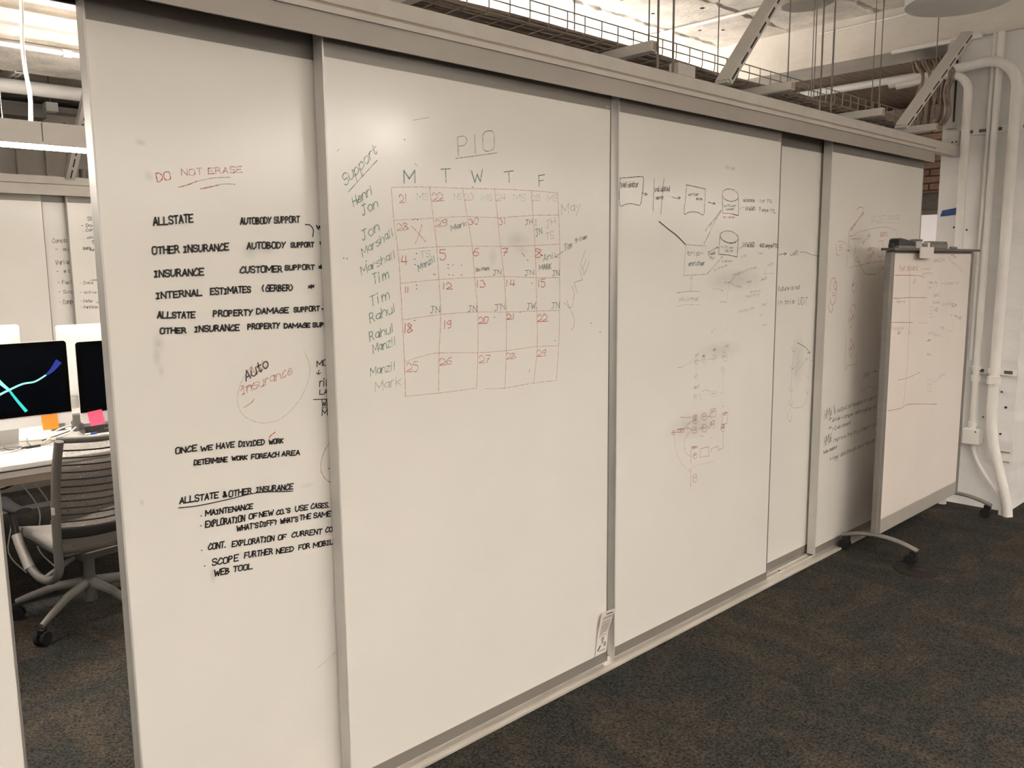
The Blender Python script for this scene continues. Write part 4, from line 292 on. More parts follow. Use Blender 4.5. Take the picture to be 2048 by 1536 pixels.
 'd5': [('drawn_line', 'rf', 3, 1, [(4.671, 1.942), (4.699, 1.957), (4.736, 1.96), (4.757, 1.951), (4.751, 1.927)]), ('drawn_line', 'gf2', 2.4, 1, [(4.939, 1.875), (5.089, 1.885), (5.255, 1.887)]), ('drawn_line', 'gf2', 2.4, 1, [(4.868, 1.882), (5.029, 1.891)]), ('drawn_line', 'gf', 2.4, 1, [(4.582, 1.827), (4.594, 1.802), (4.636, 1.799), (4.698, 1.818), (4.828, 1.837), (5.021, 1.857), (5.142, 1.854), (5.231, 1.836), (5.247, 1.811)]), ('drawn_box', 'rf', 2.8, 0, [(4.445, 1.755), (4.453, 1.694), (4.491, 1.693)]), ('drawn_line', 'rf', 2.4, 1, [(4.464, 1.767), (4.514, 1.767), (4.559, 1.755)]), ('drawn_line', 'rf', 2.8, 0, [(4.634, 1.799), (4.594, 1.795), (4.589, 1.762), (4.594, 1.718)]), ('drawn_arrow', 'rf', 2.6, False, [(4.561, 1.719), (4.608, 1.718)]), ('drawn_arrow', 'rf', 2.6, 0, [(4.593, 1.714), (4.608, 1.718), (4.593, 1.723)]), ('drawn_line', 'rf', 3, 0, [(4.622, 1.782), (4.747, 1.785)]), ('drawn_line', 'rf2', 2.4, 0, [(4.606, 1.781), (4.612, 1.73)]), ('drawn_line', 'rf', 2.4, 0, [(4.583, 1.683), (4.576, 1.625)]), ('drawn_box', 'rf', 2.6, 0, [(4.973, 1.771), (5.043, 1.779), (5.048, 1.688), (4.981, 1.687), (4.977, 1.738)]), ('drawn_line', 'rf', 2.2, 1, [(4.885, 1.732), (4.931, 1.737), (4.925, 1.71), (4.872, 1.654), (4.827, 1.655), (4.835, 1.698)]), ('drawn_line', 'gf', 2.6, 1, [(4.612, 1.625), (4.784, 1.639), (4.941, 1.654), (5.142, 1.662)]), ('drawn_line', 'k3', 3, 1, [(4.726, 1.662), (4.763, 1.631), (4.824, 1.586), (4.967, 1.584)]), ('drawn_line', 'rf', 2.4, 1, [(4.684, 1.754), (4.675, 1.716), (4.665, 1.679), (4.684, 1.649)]), ('drawn_circle', 'rf', 2.4, 1, [(4.731, 1.669), (4.73, 1.663), (4.725, 1.658), (4.717, 1.655), (4.709, 1.655), (4.7, 1.658), (4.695, 1.663), (4.692, 1.669), (4.693, 1.675), (4.698, 1.68), (4.706, 1.683), (4.714, 1.683), (4.722, 1.68), (4.728, 1.675), (4.731, 1.669)]), ('drawn_line', 'k3', 2.4, 0, [(5.013, 1.684), (5.026, 1.614)]), ('drawn_circle', 'rf2', 2.2, 1, [(5.029, 1.599), (5.028, 1.593), (5.024, 1.587), (5.018, 1.585), (5.01, 1.585), (5.003, 1.588), (4.998, 1.593), (4.996, 1.599), (4.996, 1.606), (5.0, 1.611), (5.007, 1.614), (5.014, 1.614), (5.021, 1.611), (5.026, 1.606), (5.029, 1.599)]), ('drawn_loop', 'r2', 3, 1, [(4.395, 1.496), (4.395, 1.547), (4.414, 1.564), (4.443, 1.568), (4.462, 1.531), (4.467, 1.453), (4.432, 1.424), (4.406, 1.441), (4.398, 1.464)]), ('drawn_loop', 'r2', 3, 1, [(4.432, 1.424), (4.429, 1.389), (4.411, 1.385), (4.387, 1.405), (4.388, 1.437)]), ('drawn_circle', 'r2', 3, 1, [(4.476, 1.527), (4.474, 1.517), (4.47, 1.509), (4.462, 1.505), (4.453, 1.505), (4.444, 1.51), (4.438, 1.518), (4.435, 1.527), (4.436, 1.537), (4.441, 1.545), (4.449, 1.549), (4.458, 1.549), (4.466, 1.544), (4.473, 1.536), (4.476, 1.527)]), ('drawn_circle', 'r2', 3, 1, [(4.456, 1.481), (4.455, 1.477), (4.453, 1.474), (4.45, 1.472), (4.445, 1.471), (4.44, 1.471), (4.435, 1.473), (4.431, 1.475), (4.429, 1.478), (4.428, 1.482), (4.428, 1.485), (4.43, 1.488), (4.434, 1.49), (4.438, 1.491), (4.443, 1.491)]), ('drawn_loop', 'rf', 2.8, 1, [(4.693, 1.574), (4.665, 1.532), (4.662, 1.508), (4.687, 1.481), (4.716, 1.507), (4.707, 1.545)]), ('drawn_loop', 'rf', 2.8, 1, [(4.639, 1.375), (4.668, 1.408), (4.705, 1.413), (4.725, 1.381)]), ('drawn_loop', 'rf', 3, 0, [(4.66, 1.384), (4.704, 1.345), (4.691, 1.308), (4.666, 1.278), (4.638, 1.33), (4.66, 1.384)]), ('drawn_loop', 'rf', 3, 0, [(4.678, 1.219), (4.722, 1.179), (4.709, 1.142), (4.684, 1.112), (4.656, 1.165), (4.678, 1.219)]), ('drawn_loop', 'rf', 2.4, 1, [(4.616, 1.246), (4.622, 1.057), (4.663, 1.069), (4.728, 1.066), (4.765, 1.079), (4.767, 1.137)]), ('drawn_loop', 'gf', 2.2, 1, [(4.866, 0.945), (4.836, 0.922), (4.872, 0.892), (4.945, 0.917), (5.041, 0.892), (5.167, 0.907)])],
 'mb': [('drawn_line', 'r2', 3, 0, [(4.662, 1.581), (4.777, 1.58), (4.92, 1.577)]), ('drawn_line', 'rf2', 3, 0, [(4.92, 1.577), (4.999, 1.574), (5.094, 1.563)]), ('drawn_line', 'rf', 3, 0, [(4.66, 1.457), (4.731, 1.453), (4.817, 1.455), (5.136, 1.445)]), ('drawn_line', 'rf', 3, 0, [(4.654, 1.325), (4.814, 1.317), (4.948, 1.309)]), ('drawn_line', 'rf3', 3, 0, [(5.041, 1.303), (5.16, 1.295)]), ('drawn_line', 'rf', 3, 0, [(4.861, 1.639), (4.874, 1.526), (4.891, 1.393), (4.907, 1.246)]), ('drawn_line', 'rf2', 3, 1, [(4.903, 1.285), (4.905, 1.053), (4.884, 0.833)]), ('drawn_line', 'rf', 3, 1, [(4.665, 0.832), (4.846, 0.824), (4.975, 0.832), (5.404, 0.78)]), ('drawn_line', 'rf', 2.6, 1, [(4.789, 0.992), (4.937, 0.992), (5.098, 1.007)]), ('drawn_line', 'k4', 2.6, 0, [(5.183, 1.388), (5.241, 1.387)]), ('drawn_line', 'k4', 2.6, 0, [(5.186, 1.368), (5.245, 1.366)]), ('drawn_line', 'k4', 2.6, 0, [(5.19, 1.348), (5.248, 1.345)]), ('drawn_line', 'k4', 2.6, 0, [(5.193, 1.327), (5.252, 1.324)]), ('drawn_line', 'gf2', 2.4, 0, [(5.232, 1.522), (5.241, 1.462)]), ('drawn_line', 'gf2', 2.4, 0, [(5.333, 1.581), (5.36, 1.421)]), ('drawn_line', 'gf2', 2.4, 0, [(5.282, 1.289), (5.289, 1.251)]), ('drawn_line', 'gf2', 2.4, 0, [(5.497, 1.227), (5.591, 1.22)]), ('drawn_line', 'gf2', 2.4, 0, [(5.578, 1.292), (5.593, 1.223)]), ('drawn_line', 'gf2', 2.4, 0, [(5.28, 1.526), (5.292, 1.526)]), ('drawn_line', 'gf2', 2.4, 0, [(5.264, 1.51), (5.295, 1.508)]), ('drawn_line', 'gf2', 2.4, 0, [(5.461, 1.356), (5.469, 1.308)]), ('drawn_line', 'tf2', 5, 1, [(4.951, 1.559), (4.936, 1.546), (4.921, 1.529)]), ('drawn_line', 'tf2', 5, 1, [(4.956, 1.557), (4.948, 1.542), (4.927, 1.529)]), ('drawn_box', 'tf2', 3, 0, [(5.231, 0.951), (5.289, 0.947), (5.301, 0.872), (5.243, 0.878), (5.231, 0.951)]), ('drawn_line', 'tf2', 3, 0, [(5.246, 0.918), (5.29, 0.917)]), ('drawn_line', 'tf2', 3, 0, [(5.315, 0.924), (5.412, 0.935)]), ('drawn_line', 'gf2', 2.4, 0, [(5.185, 1.143), (5.197, 1.106)])],
 'f1': [],
 'f2': []}

# ======================= SETTING =======================
CZ = 3.37
struct(build(MB().box(-5, 11, -9, 9, -.05, 0), 'floor', 'carpet'))
ceil = struct(build(MB().box(-5, 11, -9, 9, CZ, CZ+.2), 'ceiling', 'conc2', at=(3, 0, CZ)))
struct(build(MB().box(-5.1, -5, -9, 9, 0, CZ), 'wall_left', 'wall'))
struct(build(MB().box(-5, 11, -9.1, -9, 0, CZ), 'wall_back', 'wall'))
struct(build(MB().box(-5, 11, 9, 9.1, 0, CZ), 'wall_far', 'wall'))
wr = struct(build(MB().box(11, 11.1, -9, 9, 0, CZ), 'wall_right', 'wall', at=(11, 0, 0)))
# rough board-marked joints left in the painted concrete ceiling
def seam(y0, x0, x1, wdt, nm='concrete_ridge'):
    mb = MB(); n = int((x1-x0)/.06); rr = random.Random(int(y0*100))
    top = []; 
    for i in range(n+1):
        x = x0+(x1-x0)*i/n; top.append((x, y0-wdt*rr.uniform(.4, 1), y0+wdt*rr.uniform(.4, 1), CZ-.004-.012*rr.random()))
    vs = []
    for x, a, b, z in top: vs += [(x, a, CZ+.002), (x, (a*2+b)/3, z), (x, (a+2*b)/3, z), (x, b, CZ+.002)]
    fs = [(4*i+j, 4*i+4+j, 4*i+5+j, 4*i+1+j) for i in range(n) for j in range(3)]
    mb.add(vs, fs); build(mb, nm, 'conc2', ceil)
for yy, wd_ in ((1.79, .055), (1.20, .045), (.55, .05), (-.1, .05), (2.5, .03), (-.8, .05)): seam(yy, 1.0, 6.03, wd_)
def hole(x, y, r):
    build(MB().cyl((x, y, CZ-.003), r, .006, n=10), 'anchor_hole', 'prtk', ceil)
for x, y in ((4.5, 1.55), (4.9, 1.6), (5.05, 1.3), (5.5, 1.62), (4.35, 1.35), (5.62, 1.5), (4.7, 1.05), (5.35, 1.72)): hole(x, y, .012+.006*random.random())
# thin painted conduit across the ceiling
tag(build(MB().tube([(5.29, .35, CZ-.02), (5.29, 3.2, CZ-.02)], .012, 8), 'ceiling_conduit', 'conduit'), 'thin straight white conduit crossing the bright ceiling above the wire tray', 'conduit')
# cross beam carried by the pier
bm = struct(build(MB().box(6.05, 6.44, -8.9, 6.2, 3.085, CZ), 'trim_1', 'conc'))
tag(build(MB().box(6.015, 6.045, -.15, .42, 3.065, 3.095), 'edge_conduit', 'conduit', bevel=.006), 'short pale raceway clipped along the lower edge of the cross beam', 'conduit')
tag(build(MB().tube([(6.02, .22, 3.31), (6.02, .95, 3.30)], .007, 8), 'beam_conduit', 'conduit'), 'thin painted line fixed high on the face of the cross beam', 'conduit')
# girder above the desks, with the steel channel along it
gd = struct(build(MB().box(-4.9, 6.0, 4.02, 4.97, 3.085, CZ), 'trim_2', 'conc2'))
tag(build(MB().box(-4.9, 5.8, 3.93, 4.02, 3.17, 3.25), 'steel_channel', 'cream', bevel=.004), 'brightly lit pale channel along the face of the girder over the desks', 'channel')
tag(build(MB().tube([(-4.5, 3.93, 3.03), (5.8, 3.93, 3.03)], .016, 8), 'girder_conduit', 'conduit'), 'thin pale conduit just under the girder above the pendant lamp', 'conduit')
build(MB().cyl((1.78, 3.93, 3.03), .024, .05, (1, 0, 0), 12), 'coupling', 'conduit', bpy.data.objects['girder_conduit'])
tag(build(MB().tube([(-4.5, 5.08, 3.0), (5.8, 5.08, 3.0)], .052, 16), 'insulated_pipe', 'conduit'), 'thick white horizontal pipe behind the pendant lamp cord', 'pipe')
# back wall of the desk room with standing ribs
bw = struct(build(MB().box(-4.9, 6.0, 7.2, 7.3, 0, 3.17), 'wall_inner', 'wall'))
struct(build(MB().box(-4.9, 6.0, 7.0, 7.28, 3.17, 3.22), 'trim_3', 'fascia'))
for x in (2.243, 2.50, 2.70, 2.0): build(MB().box(x, x+.05, 7.15, 7.2, 0, 3.1), 'rib', 'wall', bw)
tag(build(MB().box(-2, 2.36, 6.5, 6.8, 3.02, 3.14), 'air_duct', 'alu'), 'dull grey duct high against the back wall left of the slotted strut', 'duct')
sb = tag(build(MB().box(2.30, 2.40, 6.28, 6.38, 3.05, 3.13), 'junction_box', 'conduit', bevel=.004), 'small white box at the end of the dull grey duct', 'box')
build(MB().tube([(2.35, 6.33, 3.13), (2.35, 6.33, CZ)], .006, 6), 'rod', 'rod', sb)

# ======================= SLIDING WHITEBOARDS =======================
ZT, ZB, ZR = 2.232, .0596, .018
def door(x0, x1, y, label, txt=None, z0=ZR, z1=2.30, zt=ZT, zb=ZB, th=.044, left=True):
    r = root('sliding_whiteboard', ((x0+x1)/2, y+th/2, 0), label, 'whiteboard', 'sliding whiteboard doors')
    build(MB().box(x0+.004, x1-.004, y+.001, y+th-.001, zb, zt), 'writing_panel', 'board', r)
    build(MB().box(x0, x1, y, y+th, zt, z1), 'top_rail', 'alu', r)
    build(MB().box(x0, x1, y, y+th, z0, zb), 'bottom_rail', 'alu', r)
    for a, b, m in ((x0-.001, x0+.004, 'alu_l'), (x1-.004, x1+.001, 'alu')): build(MB().box(a, b, y-.0015, y+th+.0015, z0, z1), 'edge_profile', m, r)
    if txt: write(r, y, TEXT[txt]); draw(r, y, LINES[txt])
    return r
d0 = door(-.83, .418, 0, 'blank whiteboard at the left picture edge, cut off by the frame')
d1 = door(.691, 1.931, .06, 'tall whiteboard filled with black capital notes about insurance support', 'd1')
d2 = door(1.290, 2.536, 0, 'whiteboard with the red ruled calendar grid and column of names', 'd2')
d3 = door(2.581, 3.822, 0, 'whiteboard with flow diagram of boxes and two drums, right of the calendar', 'd3')
d4 = door(3.30, 4.545, .06, 'recessed whiteboard strip marked UDT between two nearer boards', 'd4')
d5 = door(4.350, 5.602, 0, 'rightmost sliding whiteboard, partly hidden by the wheeled board', 'd5')
def smudge(p, x, z, sx, sz, y):
    build(MB().add([(x-sx, y-.002, z-sz), (x+sx, y-.002, z-sz), (x+sx, y-.002, z+sz), (x-sx, y-.002, z+sz)], [(0,1,2,3)]), 'ink_smudge', 'smudge', p)
smudge(d1, 0.811, 1.460, 0.018, 0.033, 0.06)
smudge(d1, 0.804, 1.425, 0.013, 0.028, 0.06)
smudge(d1, 0.814, 1.392, 0.010, 0.023, 0.06)
smudge(d1, 1.121, 1.704, 0.033, 0.019, 0.06)
smudge(d1, 0.815, 1.880, 0.015, 0.015, 0.06)
smudge(d1, 0.801, 1.960, 0.017, 0.010, 0.06)
smudge(d1, 0.916, 0.812, 0.011, 0.031, 0.06)
smudge(d1, 1.076, 1.699, 0.027, 0.030, 0.06)
smudge(d1, 1.219, 1.010, 0.030, 0.009, 0.06)
smudge(d1, 0.742, 1.055, 0.007, 0.013, 0.06)
smudge(d2, 2.038, 1.739, 0.064, 0.034, 0)
smudge(d2, 2.054, 1.705, 0.039, 0.021, 0)
smudge(d2, 1.919, 1.679, 0.023, 0.037, 0)
smudge(d2, 1.406, 1.838, 0.010, 0.009, 0)
smudge(d3, 3.439, 1.576, 0.270, 0.058, 0)
smudge(d3, 3.329, 1.258, 0.217, 0.046, 0)
smudge(d3, 3.141, 0.933, 0.248, 0.069, 0)
smudge(d4, 4.186, 1.135, 0.078, 0.162, 0.06)
smudge(d5, 4.705, 1.777, 0.197, 0.111, 0)
for d, x in ((d2, 2.515), (d3, 3.80), (d5, 5.585)): build(MB().box(x-.012, x+.008, -.002, 0, 2.237, 2.245), 'corner_sticker', 'deske', d)
# instruction sheet stuck at the foot of the calendar board
sh = root('instruction_sheet', (2.50, -.01, .06), 'small printed sheet curling off the foot of the calendar board', 'sheet')
def sheet_pt(u, v):   # u 0..1 across, v 0..1 up
    x = 2.458+.071*u+.022*v; z = .062+.186*v+.004*u; c = max(0, v-.45)*.05*(.4+.6*u)+max(0, .5-u)*.01*v
    return (x, -.003-c, z)
mb = MB(); nu, nv = 6, 10
vs = [sheet_pt(i/nu, j/nv) for j in range(nv+1) for i in range(nu+1)]
mb.add(vs+[(a, b+.0006, c) for a, b, c in vs], [(j*(nu+1)+i, j*(nu+1)+i+1, (j+1)*(nu+1)+i+1, (j+1)*(nu+1)+i) for j in range(nv) for i in range(nu)]+[tuple(reversed([k+(nu+1)*(nv+1) for k in (j*(nu+1)+i, j*(nu+1)+i+1, (j+1)*(nu+1)+i+1, (j+1)*(nu+1)+i)])) for j in range(nv) for i in range(nu)], True)
build(mb, 'paper', 'note', sh)
def sq(u0, u1, v0, v1, m, nm='printed_block', skew=0):
    mb = MB(); k = 4; vs = []
    for j in range(2):
        for i in range(k+1):
            u = u0+(u1-u0)*i/k+skew*j; v = (v0, v1)[j]; p = sheet_pt(u, v); vs.append((p[0], p[1]-.0007, p[2]))
    mb.add(vs, [(i, i+1, k+2+i, k+1+i) for i in range(k)]); build(mb, nm, m, sh)
sq(.40, .90, .91, .935, 'prtk')
for a, b, c in ((.80, .88, .95), (.72, .77, .93), (.55, .70, .92), (.44, .53, .88), (.40, .425, .85)):
    z = a
    while z < b: sq(.18, c, z, z+.018, 'prtg', 'printed_line'); z += .027
for u0, u1, v0, v1 in ((.42, .68, .30, .37), (.45, .62, .24, .30), (.66, .88, .14, .24), (.3, .5, .06, .09), (.55, .85, .05, .08), (.4, .65, .215, .225)): sq(u0, u1, v0, v1, 'prtg', 'printed_figure')
sq(.10, .24, .10, .20, 'prtk', 'printed_figure', .22)

# overhead track
tk = root('overhead_track', (2.5, .05, 2.27), 'long grey header track over the sliding whiteboards', 'track')
build(MB().box(-1.2, 5.645, -.045, -.038, 2.272, 2.335), 'cover_strip', 'fascia', tk)
build(MB().box(-1.2, 5.645, -.052, .0, 2.335, 2.352), 'lip', 'cream', tk)
build(MB().box(-1.2, 6.06, -.046, .0, 2.352, 2.362), 'groove', 'deske', tk)
build(MB().box(-1.2, 6.06, -.050, .005, 2.360, 2.408), 'top_channel', 'cream', tk, bevel=.003)
build(MB().box(5.645, 6.06, -.050, .005, 2.337, 2.362), 'end_channel', 'cream', tk, bevel=.003)
build(MB().box(.64, 5.645, .0, .118, 2.30, 2.352), 'runner_channel', 'dark', tk)
build(MB().box(.62, 5.645, .112, .122, 2.275, 2.352), 'rear_cover', 'dark', tk)
# floor track with ridges
ft = root('floor_track', (2.5, .03, 0), 'pale aluminium floor track under the sliding whiteboards', 'track')
build(MB().box(-1.2, 5.66, -.040, .12, 0, .004), 'base_plate', 'alu_t', ft)
for a, b, h in ((-.046, -.022, .013), (.015, .021, .010), (.046, .056, .010), (.078, .084, .010), (.112, .12, .011)): build(MB().box(-1.2, 5.66, a, b, .002, h), 'ridge', 'alu_t', ft, bevel=.001)
for x, y in ((4.02, .035), (3.93, .05), (5.2, .035)): build(MB().cyl((x, y, .003), .005, .003, n=10), 'screw', 'dark', ft)

# diagonal slotted struts
def strut(a, b, ws, wt, side, label, slots, grp='diagonal slotted struts'):
    a, b = Vector(a), Vector(b); d = (b-a).normalized(); L_ = (b-a).length; s = (Vector(side)-d*Vector(side).dot(d)).normalized(); t = d.cross(s).normalized()
    r = root('slotted_strut', tuple(a), label, 'strut', grp)
    build(MB().obox((a+b)/2, s, t, d, ws, wt, L_), 'channel', 'strut', r, bevel=.002)
    for i in range(slots):
        c = a+d*(L_*(i+.5)/slots)-s*(ws/2)
        build(MB().obox(c, t, s, d, .010, .002, L_/slots*.72), 'slot', 'dark', r)
    build(MB().obox(b+d*.0008, s, t, d, ws*.7, wt*.7, .001), 'open_end', 'dark', r)
    build(MB().obox(a-d*.0, Yv, X, Zv, .06, .045, .012), 'foot_plate', 'strut', r)
    return r
strut((3.27, -.02, 2.43), (3.86, -.05, 3.10), .072, .034, (0, 1, 0), 'large diagonal strut rising from the header above the flow diagram board', 9)
strut((5.17, -.02, 2.44), (5.70, -.172, 3.026), .066, .040, (0, 1, 0), 'diagonal strut leaning against the top of the white pier', 8)
strut((2.2, 5.44, 2.40), (2.2, 4.40, 3.36), .06, .07, (0, 1, 0), 'slotted strut behind the pendant lamp in the desk room', 12)
strut((1.77, 5.9, 3.1), (1.773, 4.936, 3.1), .06, .06, (0, 0, 1), 'level strut with open end beside the pendant cord', 8)
# rods
def rod(x, y, z0, z1, r, label, m='rod'):
    return tag(build(MB().tube([(x, y, z0), (x, y, z1)], r, 8), 'hanger_rod', m), label, 'rod', 'hanger rods above the header')
rod(2.796, -.02, 2.408, CZ, .0045, 'left one of the two thick hanger rods beside the first tray bracket')
rod(2.897, -.02, 2.408, CZ, .0045, 'right one of the two thick hanger rods beside the first tray bracket')
rod(4.155, -.02, 2.408, CZ, .0045, 'left one of the paired rods between the two diagonal struts')
rod(4.275, -.02, 2.408, CZ, .0050, 'right one of the paired rods between the two diagonal struts')
rod(4.33, .12, 2.52, CZ, .0028, 'thin wire just right of the paired rods', 'wire')
cb = tag(build(MB().box(2.90, 3.02, -.045, .0, 2.409, 2.455), 'anchor_block', 'strut', bevel=.002), 'pale block with open end on the header, right of the two thick rods', 'bracket')
build(MB().box(3.0195, 3.022, -.038, -.008, 2.416, 2.448), 'opening', 'dark', cb)
eb = tag(build(MB().box(6.0, 6.065, -.06, .01, 2.409, 2.50), 'wall_bracket', 'strut', bevel=.003), 'small bolted bracket where the header meets the white pier', 'bracket')
for y in (-.045, -.02): build(MB().cyl((5.999, y, 2.43), .006, .004, (-1, 0, 0), 8), 'bolt', 'dark', eb)

# wire basket tray
YN, YF, TZ, RZ = .145, .40, 2.528, 2.603
tr = root('wire_cable_tray', (3.4, .27, TZ), 'long wire basket cable tray running above the header track', 'cable tray')
for y, z in ((YN, RZ), (YN, 2.568), (YN+.012, TZ), (.21, TZ), (.28, TZ), (.34, TZ), (YF-.012, TZ), (YF, 2.568), (YF, RZ)): build(MB().tube([(.4, y, z), (5.98, y, z)], .0026, 6), 'long_wire', 'wire', tr)
U = smooth([(0, YN, RZ), (0, YN, TZ+.022), (0, YN+.006, TZ+.004), (0, YN+.025, TZ-.003), (0, YF-.025, TZ-.003), (0, YF-.006, TZ+.004), (0, YF, TZ+.022), (0, YF, RZ)], 2)
cw0 = build(MB().tube([(.45+p.x, p.y, p.z) for p in U], .0026, 6), 'cross_wire', 'wire', tr)
for i in range(1, 56): piece(cw0, tr, (i*.1, 0, 0))
mb = MB()
for i in range(15):
    y0 = .195+.0085*i; ph = random.uniform(0, 6); z = TZ+.008+.004*(i % 3)+(.012 if i % 4 == 0 else 0); r = random.uniform(.0045, .008)
    pts = [(x*.18+.4, y0+.009*math.sin(x*.35+ph)+.006*math.sin(x*1.1+ph), z+.004*math.sin(x*.6+ph)) for x in range(0, 31)]; mb.tube(pts, r, 6)
o = tag(build(mb, 'cable_bundle', 'cable', kind='stuff'), 'brown cables lying in the wire basket tray', 'cables')
for i, (x, lb) in enumerate(((1.70, 'tray bracket farthest left, cut by the picture top'), (2.79, 'tray bracket left of the two thick hanger rods'), (3.895, 'tray bracket just right of the large diagonal strut'), (4.94, 'tray bracket left of the strut on the pier'), (5.75, 'last tray bracket, next to the white pier'))):
    r = root('tray_bracket', (x, .02, 2.49), lb, 'bracket', 'brackets under the wire tray')
    build(MB().box(x-.02, x+.02, -.01, .43, 2.484, 2.5245), 'arm', 'strut', r, bevel=.002)
    build(MB().box(x-.014, x+.014, -.0115, -.009, 2.490, 2.518), 'open_end', 'deske', r)
    for y in (.02, .418): build(MB().tube([(x, y, 2.50), (x, y, CZ)], .0032, 6), 'hanger_rod', 'rod', r)
# dropping cables next to the pier
mb = MB()
for i in range(16):
    y = .0+.014*i; x = 5.93+.05*random.random(); b = random.uniform(-.02, .02)
    mb.tube(smooth([(x, y+.02, 2.545), (x, y+b, 2.62), (x+.01, y+.01*random.random(), 2.75), (x, y-.01+b, 2.87), (x-.01, y+.02, 2.93+b), (x+.03, y+.05, 2.975), (x+.14, y+.09, 3.0), (x+.5, y+.12, 3.06), (x+.9, y+.12, 3.30)], 4), random.uniform(.006, .011), 6)
tag(build(mb, 'dropping_cables', 'cable', kind='stuff'), 'bunch of brown cables dropping into the tray beside the pier', 'cables')
# things beyond, seen over the header at the right
tag(build(MB().tube([(8.0, -.6, 3.30), (8.0, 3.2, 3.30)], .035, 12), 'sprinkler_pipe', 'conduit'), 'pale pipe hanging below the dark deck beyond the cross beam', 'pipe')
struct(build(MB().box(6.5, 10.9, -.2, 6, 3.36, 3.368), 'trim_4', 'brown', at=(8, 1, 3.36)))
# overhead round ducts on the near side
def duct(path, r, name, label, ring=None):
    rt = root(name, path[0], label, 'duct')
    build(MB().tube(path, r, 40), 'shell', 'conc', rt)
    if ring is not None:
        c = Vector(path[ring]); d = (Vector(path[ring])-Vector(path[ring-1])).normalized()
        build(MB().tube([c-d*.02, c+d*.02], r*1.035, 40), 'flange', 'conduit', rt)
    return rt
duct([(4.83, -.413, CZ), (4.83, -.413, 3.2), (4.83, -.413, 3.03), (4.83, -.413, 3.0)], .245, 'round_duct', 'big round duct drop at the upper right corner near the pier', 3)
duct([(4.45, .24, CZ), (4.45, .24, 3.14), (4.45, .24, 3.06), (4.45, .24, 3.035)], [.185, .182, .17, .12], 'drop_duct', 'rounded dark drop duct at the picture top between the struts')

# ======================= PIER AND CONDUITS =======================
def bumpy_box(x0, x1, y0, y1, z0, z1, n=46):
    mb = MB(); rr = random.Random(3); ring = []
    base = [(x0, y1), (x0, (y0+y1)/2), (x0, y0), ((x0+x1)/2, y0), (x1, y0), (x1, y1)]
    vs = []
    for j in range(n+1):
        z = z0+(z1-z0)*j/n
        for k, (x, y) in enumerate(base):
            e = .012 if k == 2 else .002
            vs.append((x+rr.uniform(0, e), y+rr.uniform(0, e), z))
    m_ = len(base); fs = [(j*m_+k, j*m_+(k+1) % m_, (j+1)*m_+(k+1) % m_, (j+1)*m_+k) for j in range(n) for k in range(m_)]
    mb.add(vs, [tuple(reversed(f)) for f in fs]); return mb
pier = struct(build(bumpy_box(6.07, 7.3, -.49, .07, 0, 3.09), 'wall_pier', 'col'))
cp = MB(); cp.prism([(-.49, 3.09), (.07, 3.09), (.07, 2.98), (-.49, 2.80)], 0, 6.00, 6.10)
for (y, z, r) in ((-.40, .80, .006), (-.43, .70, .008), (-.33, .66, .005), (-.41, .52, .007), (-.37, .47, .006), (-.30, .62, .005), (-.12, 1.86, .006), (-.04, 1.88, .006), (-.03, 1.62, .006)): build(MB().cyl((6.074, y, z), r, .008, (-1, 0, 0), 8), 'paint_chip', 'prtk', pier)
for y0, y1, z in ((-.15, -.05, .26), (-.40, -.475, .40), (-.475, -.38, .335), (-.02, .06, 1.30)): build(MB().box(6.062, 6.075, min(y0, y1), max(y0, y1), z, z+.006), 'crack', 'mortar', pier)
def arc(c, r, a0, a1, n=10): return [(5.975, c[0]+r*math.cos(math.radians(a0+(a1-a0)*i/n)), c[1]+r*math.sin(math.radians(a0+(a1-a0)*i/n))) for i in range(n+1)]
cA = root('bent_conduit', (6.0, -.105, 0), 'inner white conduit arching left at the top of the pier', 'conduit', 'conduits on the pier')
build(MB().tube([(5.99, -.105, 0), (5.98, -.105, 2.0)]+arc((.02, 2.73), .125, 180, 90)+[(5.975, .35, 2.84)], .026, 16), 'pipe', 'conduit', cA)
cB = root('bent_conduit', (6.0, -.385, 0), 'outer thick white conduit with the largest arch, bowing out at the floor', 'conduit', 'conduits on the pier')
build(MB().tube(smooth([(5.97, -.515, 0), (5.97, -.50, .10), (5.975, -.45, .28), (5.98, -.40, .46), (5.985, -.378, .60), (5.99, -.372, .80)], 5)+[(5.985, -.38, 1.6)]+arc((-.205, 2.72), .18, 180, 90)+[(5.975, .02, 2.885), (5.975, .4, 2.86)], .031, 18), 'pipe', 'conduit', cB)
for z, h, r in ((.86, .05, .041), (.93, .03, .037)): build(MB().cyl((5.989, -.372, z), r, h, n=18), 'coupling', 'conduit', cB)
cC = root('straight_conduit', (6.03, -.255, 0), 'straight conduit running down into the small white box', 'conduit', 'conduits on the pier')
build(MB().tube([(6.03, -.252, .545), (6.03, -.25, 1.0), (6.03, -.262, 3.08)], .021, 14), 'pipe', 'conduit', cC)
for z, h, r in ((.86, .045, .030), (.94, .03, .028), (.56, .03, .028)): build(MB().cyl((6.03, -.25, z), r, h, n=16), 'coupling', 'conduit', cC)
cD = tag(build(MB().tube([(6.038, -.208, 1.0), (6.038, -.222, 3.08)], .011, 10), 'thin_conduit', 'conduit'), 'thinnest upright conduit between the arched ones', 'conduit', 'conduits on the pier')
jb = root('junction_box', (6.03, -.255, .44), 'small white junction box low on the pier', 'box')
build(MB().box(5.985, 6.068, -.308, -.205, .44, .545), 'case', 'conduit', jb, bevel=.005)
build(MB().cyl((5.986, -.285, .528), .005, .004, (-1, 0, 0), 8), 'screw', 'dark', jb)
